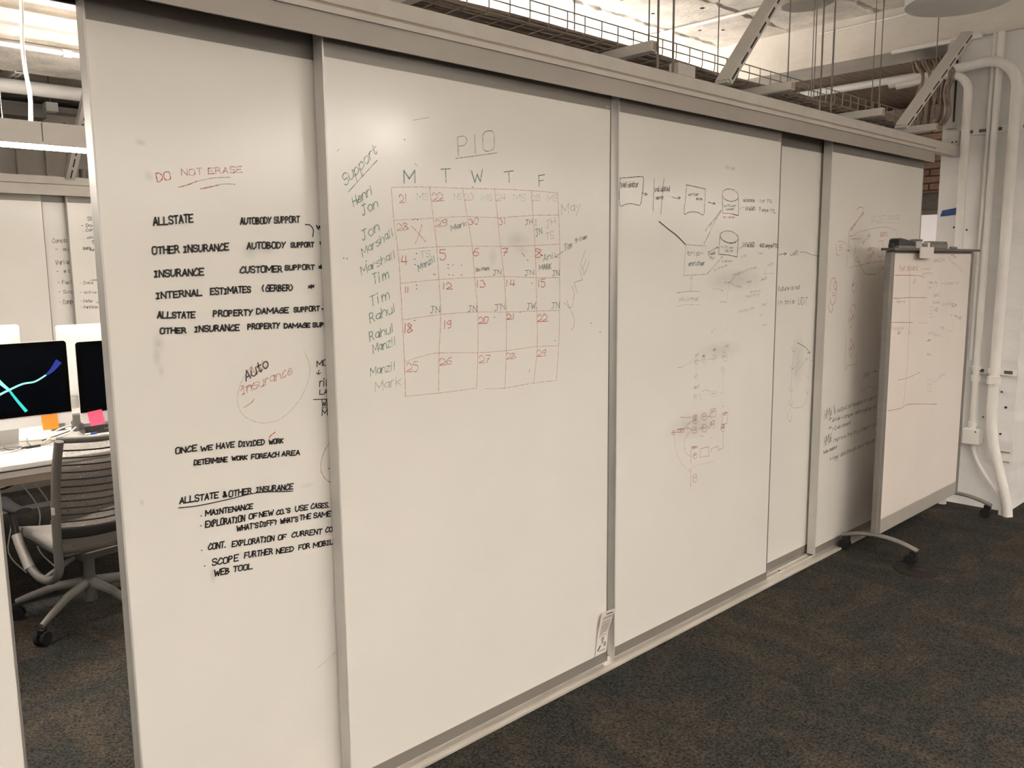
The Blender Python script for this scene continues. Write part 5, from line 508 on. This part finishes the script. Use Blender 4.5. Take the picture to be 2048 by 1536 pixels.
fc = tag(build(MB().tube(smooth([(6.03, -.27, .44), (6.03, -.275, .38), (6.02, -.315, .30), (6.0, -.39, .20), (5.985, -.455, .12), (5.98, -.475, .06), (5.98, -.475, 0)], 5), .0115, 10), 'flexible_conduit', 'conduit'), 'slim curved conduit from the small box down to the carpet', 'conduit')
build(MB().cyl((5.98, -.475, .0), .019, .055, n=12), 'coupling', 'conduit', fc); build(MB().cyl((6.03, -.27, .405), .018, .03, n=12), 'coupling', 'conduit', fc)
def rail(z, y0, y1, label):
    r = root('conduit_rail', (6.05, (y0+y1)/2, z), label, 'rail', 'slotted rails on the pier')
    build(MB().box(6.053, 6.069, y0, y1, z-.021, z+.021), 'channel', 'conduit', r, bevel=.003)
    y = y0+.02
    while y < y1-.06:
        build(MB().box(6.0515, 6.054, y, y+.05, z-.009, z+.012), 'slot', 'chairg', r); y += .085
rail(2.488, -.485, .0, 'upper slotted rail crossing behind the conduits on the pier')
rail(.932, -.48, -.19, 'lower slotted rail behind the two pipe couplings')
vs_ = root('upright_rail', (6.04, -.01, 2.5), 'upright pale channel with dark slot at the left edge of the pier top', 'rail')
build(MB().box(6.01, 6.068, -.02, .035, 2.52, 3.08), 'channel', 'strut', vs_, bevel=.003); build(MB().box(6.008, 6.012, -.022, -.010, 2.56, 2.95), 'slot', 'dark', vs_)
tp = tag(build(MB().add([(6.0665, .052, 1.955), (6.0665, -.062, 1.965), (6.0665, -.062, 2.010), (6.0665, .040, 1.995), (6.0675, .052, 1.955), (6.0675, -.062, 1.965), (6.0675, -.062, 2.010), (6.0675, .040, 1.995)], [(0,3,2,1),(4,5,6,7),(0,1,5,4),(1,2,6,5),(2,3,7,6),(3,0,4,7)]), 'masking_tape', 'tape'), 'strip of blue masking tape across the white pier', 'tape')

# far brick wall and window glimpsed between the last board and the pier
fw = root('brick_wall', (9.5, 1.4, 0), 'patch of reddish brick wall glimpsed between the last board and the pier', 'wall')
build(MB().box(9.56, 9.7, -.5, 4.0, 0, 3.3), 'backing', 'mortar', fw)
b0 = build(MB().box(9.5, 9.58, 0, .205, 0, .062), 'brick', 'brick', fw, bevel=.004)
b0.location = (0, 0, 2.34)
for j in range(0, 11):
    for i in range(10):
        if i == 0 and j == 0: continue
        piece(b0, fw, (0, i*.218+(.109 if j % 2 else 0), 2.34+j*.074))
wn = root('bright_window', (9.45, 1.2, 0), 'glowing pale window low behind the gap at the pier', 'window')
build(MB().box(9.47, 9.50, -.4, 3.5, .4, 2.15), 'pane', 'win', wn); build(MB().box(9.44, 9.50, -.4, 3.5, 2.15, 2.2), 'frame', 'wall', wn)
for y in (.9, 2.1): build(MB().box(9.44, 9.48, y-.6, y-.55, .4, 2.15), 'mullion', 'wall', wn)
tag(build(MB().tube([(8.9, -.2, 2.245), (8.9, 3.2, 2.245)], .092, 18), 'grey_duct', 'felt'), 'dull grey duct crossing in front of the reddish brick patch', 'duct')

# ======================= MOBILE WHITEBOARD =======================
mbd = root('mobile_whiteboard', (5.23, -.22, 0), 'wheeled whiteboard on arched feet in front of the last sliding board', 'whiteboard')
yb = -.235
build(MB().box(4.648, 5.835, yb+.002, yb+.028, .21, 1.70), 'writing_panel', 'board2', mbd)
for x0, x1 in ((4.603, 4.648), (5.835, 5.872)): build(MB().box(x0, x1, yb-.004, yb+.036, .118, 1.712), 'upright', 'alu', mbd, bevel=.008)
build(MB().box(4.648, 5.835, yb-.002, yb+.032, 1.70, 1.718), 'top_rail', 'chairg', mbd, bevel=.002)
build(MB().box(4.648, 5.835, yb-.001, yb+.030, .125, .21), 'bottom_rail', 'fascia', mbd, bevel=.002)
build(MB().box(4.57, 5.90, yb-.030, yb+.045, 1.714, 1.728), 'tray', 'chairg', mbd, bevel=.003)
def foot(x0, y0, x1, y1, nm='foot'):
    pts = []
    for i in range(13):
        t = i/12; pts.append((x0+(x1-x0)*t, y0+(y1-y0)*t, .085+.040*(1-(2*t-1)**2)))
    f = build(MB().tube(pts, .015, 12, flat=(1.35, .75)), nm, 'alu', mbd)
    for t in (.05, .95):
        cx, cy = x0+(x1-x0)*t, y0+(y1-y0)*t
        c = build(MB().box(cx-.016, cx+.016, cy-.02, cy+.02, .045, .084), 'caster', 'black', mbd, bevel=.004)
        for s_ in (-1, 1): build(MB().cyl((cx+s_*.006, cy+.008, .031), .031, s_*.017, (1, 0, 0), 22), 'wheel', 'rubber', c)
foot(4.612, -.04, 4.62, -.455); foot(5.868, -.04, 5.85, -.45)
write(mbd, yb+.002, TEXT['mb']); draw(mbd, yb+.002, LINES['mb'])
TT = 1.728
er = root('board_eraser', (4.73, -.24, TT), 'black felt eraser lying at the left on the wheeled board tray', 'eraser')
build(MB().prism([(4.625, TT+.012), (4.86, TT+.012), (4.855, TT+.035), (4.66, TT+.052), (4.635, TT+.045)], 1, -.262, -.205), 'handle', 'black', er, bevel=.004); build(MB().box(4.628, 4.858, -.262, -.205, TT, TT+.012), 'felt_pad', 'felt', er)
cl = root('marker_cup', (4.95, -.23, TT), 'small clear and grey holder standing mid tray on the wheeled board', 'holder')
build(MB().box(4.905, 4.975, -.252, -.212, TT, TT+.038), 'cup', 'alu_l', cl, bevel=.003); build(MB().box(4.905, 4.975, -.254, -.210, TT+.038, TT+.050), 'lid', 'felt', cl, bevel=.003)
tag(build(MB().box(4.995, 5.065, -.25, -.215, TT, TT+.028), 'small_eraser', 'felt', bevel=.004), 'small dark block between holder and long grey eraser', 'eraser')
tag(build(MB().box(5.07, 5.10, -.25, -.21, TT, TT+.034), 'white_block', 'white', bevel=.003), 'narrow white block on the tray beside the long grey eraser', 'block')
e2 = root('long_eraser', (5.22, -.23, TT), 'long dusty grey eraser at the right on the wheeled board tray', 'eraser')
build(MB().box(5.105, 5.36, -.255, -.205, TT, TT+.026), 'felt_pad', 'felt', e2, bevel=.003); build(MB().box(5.107, 5.358, -.253, -.207, TT+.026, TT+.042), 'back', 'felt', e2, bevel=.004)
mk = root('dark_marker', (4.60, -.24, TT), 'stubby black marker at the left tip of the board tray', 'marker')
build(MB().cyl((4.545, -.25, TT+.011), .011, .05, (1, .15, 0), 14), 'barrel', 'black', mk); build(MB().cyl((4.593, -.243, TT+.011), .0085, .02, (1, .15, 0), 14), 'cap', 'rubber', mk)
tag(build(MB().tube([(5.43, -.245, TT+.007), (5.56, -.235, TT+.007)], .007, 10), 'grey_marker', 'felt'), 'thin grey marker at the right end of the board tray', 'marker')
tag(build(MB().box(4.905, 5.10, yb-.036, yb-.031, 1.672, 1.735), 'paper_label', 'note'), 'small blank white card hanging over the tray edge', 'card')
fd = root('floor_cover', (4.553, -.48, 0), 'round dark floor box cover on the carpet by the caster', 'floor cover')
build(MB().lathe([(.112, 0), (.112, .004), (.104, .007), (.0, .0075)], (4.553, -.48, 0), 40), 'plate', 'cover', fd); build(MB().lathe([(.045, .0074), (.045, .0088), (.0, .009)], (4.553, -.48, 0), 32), 'lid', 'cover', fd)

# ======================= DESK ROOM =======================
# far sliding whiteboards
def fdoor(x0, x1, y, label, txt=None):
    return door(x0, x1, y, label, txt, z0=.018, z1=2.25, zt=2.20, zb=.09)
fdoor(.2, 1.995, 5.5, 'blank far whiteboard behind the left computers')
fdoor(1.90, 2.60, 5.56, 'shaded recessed far board listing constant and variant', 'f1')
fdoor(2.18, 3.42, 5.5, 'far whiteboard with black notes beside the door edge', 'f2')
t2 = root('far_track', (1.5, 5.5, 2.24), 'pale header track over the far whiteboards', 'track')
build(MB().box(-2.5, 4.5, 5.44, 5.49, 2.25, 2.335), 'cover_strip', 'cream', t2, bevel=.002); build(MB().box(-2.5, 4.5, 5.43, 5.50, 2.337, 2.40), 'top_channel', 'cream', t2, bevel=.003); build(MB().box(-2.5, 4.5, 5.49, 5.62, 2.25, 2.39), 'runner_channel', 'felt', t2)
for x in (2.31, 2.40): tag(build(MB().cyl((x, 5.45, 2.40), .03, .07, (0, 0, 1), 14), 'roller_bolt', 'chairg', bevel=0), 'left dark bolt on the far header track' if x < 2.35 else 'right dark bolt on the far header track', 'bolt', 'bolts on the far track')
# pendant lamps
def pendant(x0, x1, y, z0, z1, label, near=False, up='glowup', grp='linear pendant lamps', hw=.045):
    r = root('pendant_lamp', ((x0+x1)/2, y, z0), label, 'lamp', grp)
    sm_ = 'sideglow' if near else 'lampw'
    build(MB().box(x0, x1, y-hw, y-hw+.004, z0, z1), 'side_panel', sm_, r); build(MB().box(x0, x1, y+hw-.004, y+hw, z0, z1), 'side_panel', sm_, r)
    for a in (x0, x1-.004): build(MB().box(a, a+.004, y-hw+.004, y+hw-.004, z0, z1), 'end_cap', 'lampw', r)
    build(MB().box(x0+.004, x1-.004, y-hw+.004, y+hw-.004, z0-.012 if not near else z0+.001, z0+.012), 'diffuser', 'glown' if near else 'glow', r)
    build(MB().box(x0+.004, x1-.004, y-hw+.008, y+hw-.008, z1-.03, z1-.015), 'uplight', 'glowupn' if near else up, r)
    for x in (x0+.35, x1-.35): build(MB().tube([(x, y, z1-.02), (x, y, CZ)], .0012, 5), 'suspension_wire', 'wire', r)
    return r
pl = pendant(-1.9, 1.352, 2.2, 2.210, 2.311, 'long white pendant lamp hanging over the desks at the left', up='glowupd')
build(MB().box(1.143, 1.1465, 2.153, 2.156, 2.225, 2.308), 'joint', 'chairg', pl)
build(MB().tube(smooth([(1.113, 2.2, 2.305), (1.12, 2.2, 2.43), (1.110, 2.2, 2.54), (1.108, 2.2, 2.66), (1.118, 2.2, 2.84), (1.12, 2.2, CZ)], 6), .0085, 10), 'power_cord', 'white', pl)
pendant(2.15, 5.85, 3.0, 2.30, 2.42, 'pendant lamp row hidden behind the sliding boards', grp='hidden pendant lamps')
pendant(-3.2, 1.2, -3.35, 2.30, 2.42, 'near side pendant lamp behind the camera, left one', True, grp='pendant lamps behind the camera')
pendant(1.6, 6.0, -3.35, 2.30, 2.42, 'near side pendant lamp behind the camera, middle one', True, grp='pendant lamps behind the camera')
pendant(6.4, 9.6, -3.35, 2.30, 2.42, 'near side pendant lamp behind the camera, right one', True, grp='pendant lamps behind the camera')
pendant(-3.2, 4.2, -6.6, 2.30, 2.42, 'unseen second row pendant lamp added behind the camera for brightness', True, grp='pendant lamps behind the camera')  # extra row out of view, put in only for brightness
for x, y, L_, lb in ((3.0, -3.75, 2.9, 'pendant lamp behind the camera pointing at the calendar board'), (-.4, -3.2, 3.6, 'unseen pendant lamp added behind the camera to brighten left-facing sides')):  # the left one is added to brighten faces turned left
    q = pendant(-L_/2, L_/2, 0, 2.52, 2.64, lb, True, grp='pendant lamps behind the camera'); q.location = (x, y, 2.52); q.rotation_euler = (0, 0, PI/2)
gl = root('added_globe_lamp', (2.99, -2.08, 2.36), 'small unseen globe lamp added for the glow spot on the calendar board', 'lamp')  # added out of view to make the round glow on the calendar board
build(MB().lathe([(.07*math.sin(PI*i/12)+1e-5, .07-.07*math.cos(PI*i/12)) for i in range(13)], (2.99, -2.08, 2.36), 20), 'globe', 'globe', gl); build(MB().tube([(2.99, -2.08, 2.49), (2.99, -2.08, CZ)], .004, 6), 'cord', 'rod', gl)
# desks
def desk(x0, x1, y0, y1, label, front=True):
    r = root('office_desk', ((x0+x1)/2, (y0+y1)/2, 0), label, 'desk', 'white bench desks')
    build(MB().box(x0, x1, y0, y1, .700, .730), 'desktop', 'desk', r, bevel=.006)
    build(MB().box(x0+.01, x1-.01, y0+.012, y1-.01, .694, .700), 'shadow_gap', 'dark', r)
    build(MB().box(x0, x1, y0+.006, y1, .664, .694), 'lower_top', 'desk', r, bevel=.003)
    build(MB().box(x0+.02, x1-.02, y0+.02, y0+.06, .625, .664), 'apron', 'deske', r)
    for x in (x0+.04, x1-.10):
        for y in ((y0+.10, y1-.16)): build(MB().box(x, x+.06, y, y+.06, 0, .664), 'leg', 'chairl', r, bevel=.004)
    return r
desk(-.75, 2.35, 2.36, 3.12, 'white desk in front holding the two dark screens')
desk(-.75, 2.35, 3.16, 3.92, 'white desk behind, under the two white computer backs')
tag(build(MB().box(-.4, 2.2, 3.13, 3.15, .30, .66), 'modesty_panel', 'desk'), 'white panel hanging under the joined desks', 'panel')
tag(build(MB().box(-.4, 2.2, 3.0, 3.12, .36, .42), 'cable_trough', 'felt'), 'dark trough under the front desk', 'trough')
def rrect(x0, x1, z0, z1, r, n=5, corners=(1, 1, 1, 1)):
    P_ = []
    for (cx, cz, a0, on) in ((x1-r, z1-r, 0, corners[0]), (x0+r, z1-r, 90, corners[1]), (x0+r, z0+r, 180, corners[2]), (x1-r, z0+r, 270, corners[3])):
        if on: P_ += [(cx+r*math.cos(math.radians(a0+90*i/n)), cz+r*math.sin(math.radians(a0+90*i/n))) for i in range(n+1)]
        else: P_.append((cx+r*(1 if a0 in (0, 270) else -1), cz+r*(1 if a0 < 180 else -1)))
    return P_
def imac(xc, y, zt, label, img=False, facing=-1, grp='all-in-one computers'):
    """local: built facing -Y around x=0, z absolute"""
    r = root('desktop_computer', (0, 0, 0), label, 'computer', grp)
    W_, H_ = .325, .437; z0, z1 = zt-H_, zt
    build(MB().prism(rrect(-W_, W_, z0, z1, .018), 1, 0, .006), 'front_shell', 'imac', r)
    # swelling back
    mb = MB(); n = 8; ring = []
    for j in range(n+1):
        t = j/n; s_ = math.sqrt(max(0, 1-t**2)) if j else 1
        P_ = rrect(-W_*(1-.55*t**1.6), W_*(1-.55*t**1.6), zt-H_+H_*.30*t**1.6, zt-H_*.30*t**1.6, .018+.07*t); ring.append([(p[0], .006+.045*(1-(1-t)**1.8), p[1]) for p in P_])
    k = len(ring[0])
    mb.add([p for q in ring for p in q], [(j*k+i, j*k+(i+1) % k, (j+1)*k+(i+1) % k, (j+1)*k+i) for j in range(n) for i in range(k)], True); mb.add(ring[-1], [tuple(range(k))])
    build(mb, 'back_shell', 'imac', r)
    build(MB().prism(rrect(-W_+.002, W_-.002, z0+.058, z1-.002, .016, corners=(1, 1, 0, 0)), 1, -.002, .0), 'screen_border', 'bezel', r)
    build(MB().box(-W_+.028, W_-.028, -.003, -.002, z0+.084, z1-.028), 'screen', 'screen', r)
    st = MB().prism([(-.004, .7305), (.19, .7305), (.19, .745), (.075, zt-.20), (.050, zt-.20), (.055, zt-.27), (.165, .745), (.155, .7335), (-.004, .7335)], 0, -.10, .10)
    build(MB().add([(a, b, c) for a, b, c in st.v], st.f), 'stand', 'imac', r)
    if img:
        def streak(pts, wd, m, y_):
            mb = MB(); P_ = smooth([(a, 0, b) for a, b in pts], 6); n_ = len(P_); V_ = []
            for i, p in enumerate(P_):
                d = (P_[min(i+1, n_-1)]-P_[max(i-1, 0)]).normalized(); nn = Vector((-d.z, 0, d.x)); w_ = wd[0]+(wd[1]-wd[0])*i/(n_-1); V_ += [(p.x+nn.x*w_, y_, p.z+nn.z*w_), (p.x-nn.x*w_, y_, p.z-nn.z*w_)]
            mb.add(V_, [(2*i, 2*i+1, 2*i+3, 2*i+2) for i in range(n_-1)]); build(mb, 'screen_image', m, r)
        streak([(0.2158, 1.1106), (0.2459, 1.1339), (0.2826, 1.178)], (.004, .017), 'blue', -.0034)
        streak([(-0.0565, 1.0036), (0.0004, 1.0325), (0.0417, 1.0508), (0.1044, 1.075), (0.1622, 1.0819), (0.2158, 1.1106)], (.006, .004), 'mint', -.0038)
        streak([(0.0417, 1.0508), (0.0749, 0.9905), (0.1111, 0.9316)], (.005, .008), 'cyan', -.0036)
        streak([(-0.0337, 1.1472), (0.0054, 1.0929), (0.0417, 1.0508)], (.012, .006), 'mint', -.0037)
    r.location = (xc, y, 0)
    if facing > 0: r.rotation_euler = (0, 0, PI)
    return r
imac(1.312-.325, 2.67, 1.285, 'dark screened computer showing a cyan streak image, orange note on its chin', True)
imac(1.338+.325, 2.62, 1.276, 'dark screened computer half hidden by the door edge, pink note on it')
imac(1.262-.325, 3.38, 1.34, 'white computer back standing behind the cyan streak screen', facing=1)
imac(1.452+.325, 3.38, 1.322, 'white computer back standing between the two dark screens', facing=1)
def note(x, y, z, w_, h_, a, m, label):
    c, s_ = math.cos(a), math.sin(a); r = root('sticky_note', (x, y, z-h_/2), label, 'sticky note')
    mb = MB(); n = 5; vs = []
    for j in range(n+1):
        for i in (-1, 1):
            u, v = i*w_/2, h_/2-h_*j/n; vs.append((x+u*c-v*s_, y-.001-.012*(j/n)**2, z+u*s_+v*c))
    mb.add(vs, [(2*j, 2*j+2, 2*j+3, 2*j+1) for j in range(n)], True); build(mb, 'paper', m, r)
note(1.201, 2.664, .864, .076, .076, .03, 'orange', 'orange sticky note on the chin of the left computer')
note(1.411, 2.612, .866, .074, .076, .12, 'pink', 'pink sticky note on the right dark screen')
# clutter on the desks
DZ = .7305
def cable(pts, r, m, label, grp='cables on the front desk'):
    return tag(build(MB().tube(smooth([(a_, b_, c_+.004) for a_, b_, c_ in pts], 6), r, 8), 'desk_cable', m), label, 'cable', grp)
cable([(.95, 2.80, DZ+.004), (1.05, 2.92, DZ+.004), (1.20, 2.86, DZ+.004), (1.34, 2.92, DZ+.006), (1.46, 3.06, DZ+.03), (1.60, 3.09, DZ+.05)], .004, 'white', 'white cable sweeping from the desk to behind the right screen')
cable([(1.15, 2.74, DZ+.003), (1.22, 2.83, DZ+.003), (1.30, 2.98, DZ+.02), (1.40, 3.05, DZ+.03), (1.52, 3.04, DZ+.02)], .004, 'white', 'white cable passing under the orange note')
cable([(.90, 2.70, DZ+.004), (1.0, 2.78, DZ+.004), (1.08, 2.74, DZ+.004), (1.02, 2.66, DZ+.004), (.92, 2.64, DZ+.004), (.86, 2.72, DZ+.004)], .0035, 'white', 'loop of white cable at the left of the desk')
cable([(.92, 2.86, DZ+.004), (1.02, 2.90, DZ+.004), (1.12, 2.96, DZ+.004), (1.10, 3.04, DZ+.004)], .0035, 'white', 'short white cable lying beyond the black earphones')
cable([(1.065, 2.93, DZ+.003), (1.01, 2.80, DZ+.003), (1.02, 2.70, DZ+.003), (1.10, 2.70, DZ+.003), (1.20, 2.74, DZ+.003), (1.25, 2.80, DZ+.003)], .0018, 'black', 'thin black earphone cord looping on the desk')
cable([(1.16, 2.98, DZ+.003), (1.13, 2.84, DZ+.003), (1.12, 2.72, DZ+.003)], .002, 'black', 'black wire crossing the earphone cord')
cable([(1.20, 2.84, DZ+.004), (1.30, 2.93, DZ+.005), (1.42, 3.02, DZ+.01), (1.55, 3.06, DZ+.01)], .0035, 'black', 'black cable between the orange note and the black box')
cable([(1.25, 2.70, DZ+.002), (1.38, 2.74, DZ+.002), (1.50, 2.78, DZ+.002), (1.55, 2.72, DZ+.002)], .0015, 'black', 'thin black wire at the front of the desk')
ep = tag(build(MB().tube([(1.05, 2.705, DZ+.006), (1.16, 2.72, DZ+.006)], .006, 8), 'black_pen', 'black'), 'black pen lying by the earphone cord', 'pen')
for i, (x, y, lb) in enumerate(((1.24, 2.84, 'blue pen on the desk under the orange note'), (1.42, 2.86, 'blue pen on the desk left of the black box'))):
    p = root('ballpoint_pen', (x, y, DZ), lb, 'pen', 'blue pens'); build(MB().cyl((x, y, DZ+.006), .006, .05, (1, .12, 0), 10), 'barrel', 'white', p); build(MB().cyl((x+.03, y+.0036, DZ+.006), .0065, .035, (1, .12, 0), 10), 'cap', 'pen', p)
bx = root('black_box', (1.52, 2.93, DZ), 'black charger box on the desk under the pink note', 'box')
build(MB().box(1.43, 1.60, 2.88, 2.99, DZ, DZ+.045), 'case', 'black', bx, bevel=.004); build(MB().box(1.53, 1.57, 2.878, 2.881, DZ+.018, DZ+.028), 'port', 'chairg', bx)
tag(build(MB().box(1.41, 1.47, 3.02, 3.07, DZ, DZ+.10), 'power_brick', 'chairl', bevel=.006), 'grey upright brick between the two dark screens', 'box')
tag(build(MB().box(1.36, 1.62, 3.20, 3.30, .7305, .80), 'white_tray', 'white', bevel=.006), 'white tray on the rear desk between the screens', 'tray')
tag(build(MB().box(1.38, 1.60, 3.42, 3.50, .7305, .765), 'white_keyboard', 'white', bevel=.004), 'white slab on the rear desk behind the tray', 'keyboard')
tag(build(MB().box(1.33, 1.40, 3.14, 3.19, .7305, .85), 'adapter', 'chairl', bevel=.004), 'pale adapter standing just right of the cyan streak screen', 'adapter')
tag(build(MB().tube(smooth([(.75, 2.6, .64), (.9, 2.62, .56), (1.04, 2.66, .58), (1.14, 2.70, .664)], 6), .006, 8), 'under_desk_cable', 'black'), 'black cable sagging under the desk edge', 'cable')
for k, (x, lb) in enumerate(((.98, 'left white cable hanging under the desk'), (1.12, 'middle white cable hanging under the desk'), (1.18, 'right white cable hanging under the desk'))):
    tag(build(MB().tube(smooth([(x-.12, 2.95, .66), (x-.03, 2.94, .52), (x+.05, 2.9, .34), (x+.02, 2.88, .15), (x+.1, 2.9, .01)], 5), .004, 6), 'hanging_cable', 'white'), lb, 'cable', 'white cables under the desk')

# ======================= OFFICE CHAIR =======================
ch = root('office_chair', (0, 0, 0), 'grey mesh-back office chair on casters facing the desk', 'chair')
# star base
build(MB().cyl((0, 0, .075), .028, .06, n=20).cyl((0, 0, .13), .042, .06, n=20, r2=.034), 'hub', 'chairg', ch)
build(MB().cyl((0, 0, .19), .026, .13, n=20), 'gas_lift', 'chairg', ch)
for k in range(5):
    a = math.radians(217-8-72*k); d = Vector((math.cos(a), math.sin(a), 0))
    R_ = .335
    build(MB().tube([d*.02+Vector((0,0,.165)), d*.16+Vector((0,0,.150)), d*.29+Vector((0,0,.105)), d*R_+Vector((0,0,.088))], [.030, .024, .018, .015], 10, flat=(.8, .9)), 'base_leg', 'chairb', ch)
    c = d*(R_)+Vector((0,0,0)); t = Vector((-d.y, d.x, 0))
    cs = build(MB().obox(c+Vector((0,0,.062)), d, t, Zv, .035, .03, .03), 'caster', 'black', ch, bevel=.005)
    for s_ in (-1, 1): build(MB().cyl(c+t*(s_*.008)+Vector((0,0,.031)), .031, .016, t*s_, 22), 'wheel', 'rubber', cs)
# mechanism and seat (faces +Y)
mb = MB().prism([(-.20, .34), (.16, .34), (.19, .37), (-.25, .39)], 0, -.12, .12); build(mb, 'tilt_mechanism', 'chairg', ch, bevel=.01)
def grid(nx, ny, fn, nm, m, th=.0, sol=0):
    vs = [fn(i/nx, j/ny) for j in range(ny+1) for i in range(nx+1)]
    mb = MB().add(vs, [(j*(nx+1)+i, j*(nx+1)+i+1, (j+1)*(nx+1)+i+1, (j+1)*(nx+1)+i) for j in range(ny) for i in range(nx)], True)
    o = build(mb, nm, m, ch)
    if sol: s_ = o.modifiers.new('thickness', 'SOLIDIFY'); s_.thickness = sol
    return o
def seatf(u, v):
    x = (u-.5)*.47*(1-.25*max(0, (v-.75))*2); y = -.23+.48*v; z = .425-.022*math.cos((u-.5)*PI)+.02*math.sin(v*PI)-.04*max(0, v-.8)*3+.012*abs(u-.5)*2
    return (x, y, z+.02)
grid(14, 14, seatf, 'seat_cushion', 'seatf', sol=.04)
build(MB().box(-.20, .20, -.215, .20, .385, .402), 'seat_pan', 'chairg', ch, bevel=.006)
def backp(u, v):   # v 0 bottom .. 1 top
    z = .505+.415*v; cv = math.cos((u-.5)*PI)
    return ((u-.5)*(.44-.03*v), -.235-.055*cv-.03*math.sin(v*PI*.9)-.045*v**2+.03, z-.012*cv)
grid(14, 16, backp, 'back_mesh', 'mesh')
for i in range(11):
    v = .12+.078*i
    pts = [backp(u/12, v) for u in range(13)]; build(MB().tube([(a, b-.003, c) for a, b, c in pts], .0035, 6), 'back_band', 'meshb', ch)
lum = [backp(u/12, .02) for u in range(13)]; build(MB().tube([(a, b-.004, c-.012) for a, b, c in lum], .022, 8, flat=(.35, 1.2)), 'lower_back_rail', 'meshb', ch)
top = [backp(u/12, 1.0) for u in range(13)]; build(MB().tube([(a, b, c+.004) for a, b, c in top], .014, 10, flat=(.8, 1)), 'top_rail', 'chairg', ch)
grid(10, 4, lambda u, v: (lambda p: (p[0]*.92, p[1]-.008, .43+.075*v))(backp(u, 0)), 'back_skirt', 'chairg')
for s_ in (-1, 1):
    P_ = [(s_*.208, -.325+.03, .925), (s_*.216, -.295+.03, .80), (s_*.224, -.28+.03, .66), (s_*.228, -.275+.03, .54), (s_*.23, -.275+.03, .42), (s_*.235, -.245, .335), (s_*.24, -.17, .285), (s_*.245, -.06, .275), (s_*.25, .02, .31)]
    build(MB().tube(smooth(P_, 4), .019, 10, flat=(1.0, 1.0)), 'side_frame', 'chairl', ch)
    build(MB().tube([(s_*.252, .015, .305), (s_*.262, .075, .40), (s_*.264, .10, .45)], [.023, .021, .021], 14), 'arm_sleeve', 'chrome', ch)
    build(MB().tube([(s_*.264, .10, .44), (s_*.266, .125, .56)], .016, 12), 'arm_post', 'black', ch)
    build(MB().tube(smooth([(s_*.262, .0, .578), (s_*.264, .06, .572), (s_*.266, .16, .574), (s_*.262, .27, .586)], 4), .02, 12, flat=(1.9, .65)), 'arm_pad', 'black', ch)
    build(MB().tube([(s_*.12, -.14, .355), (s_*.24, -.12, .285)], .014, 8), 'frame_link', 'chairg', ch)
build(MB().obox((-.246, -.268, .62), X, Yv, Zv, .010, .014, .03), 'height_button', 'alu_l', ch)
ch.location = (1.165, 2.075, 0); ch.rotation_euler = (0, 0, math.radians(8))
# second chair pushed in at the hidden side, glimpsed as dark wheels and seat edge
c2 = copy_tree(ch); c2.location = (.42, 2.02, 0); c2.rotation_euler = (0, 0, math.radians(14)); c2['label'] = 'second office chair, hidden past the left picture edge'
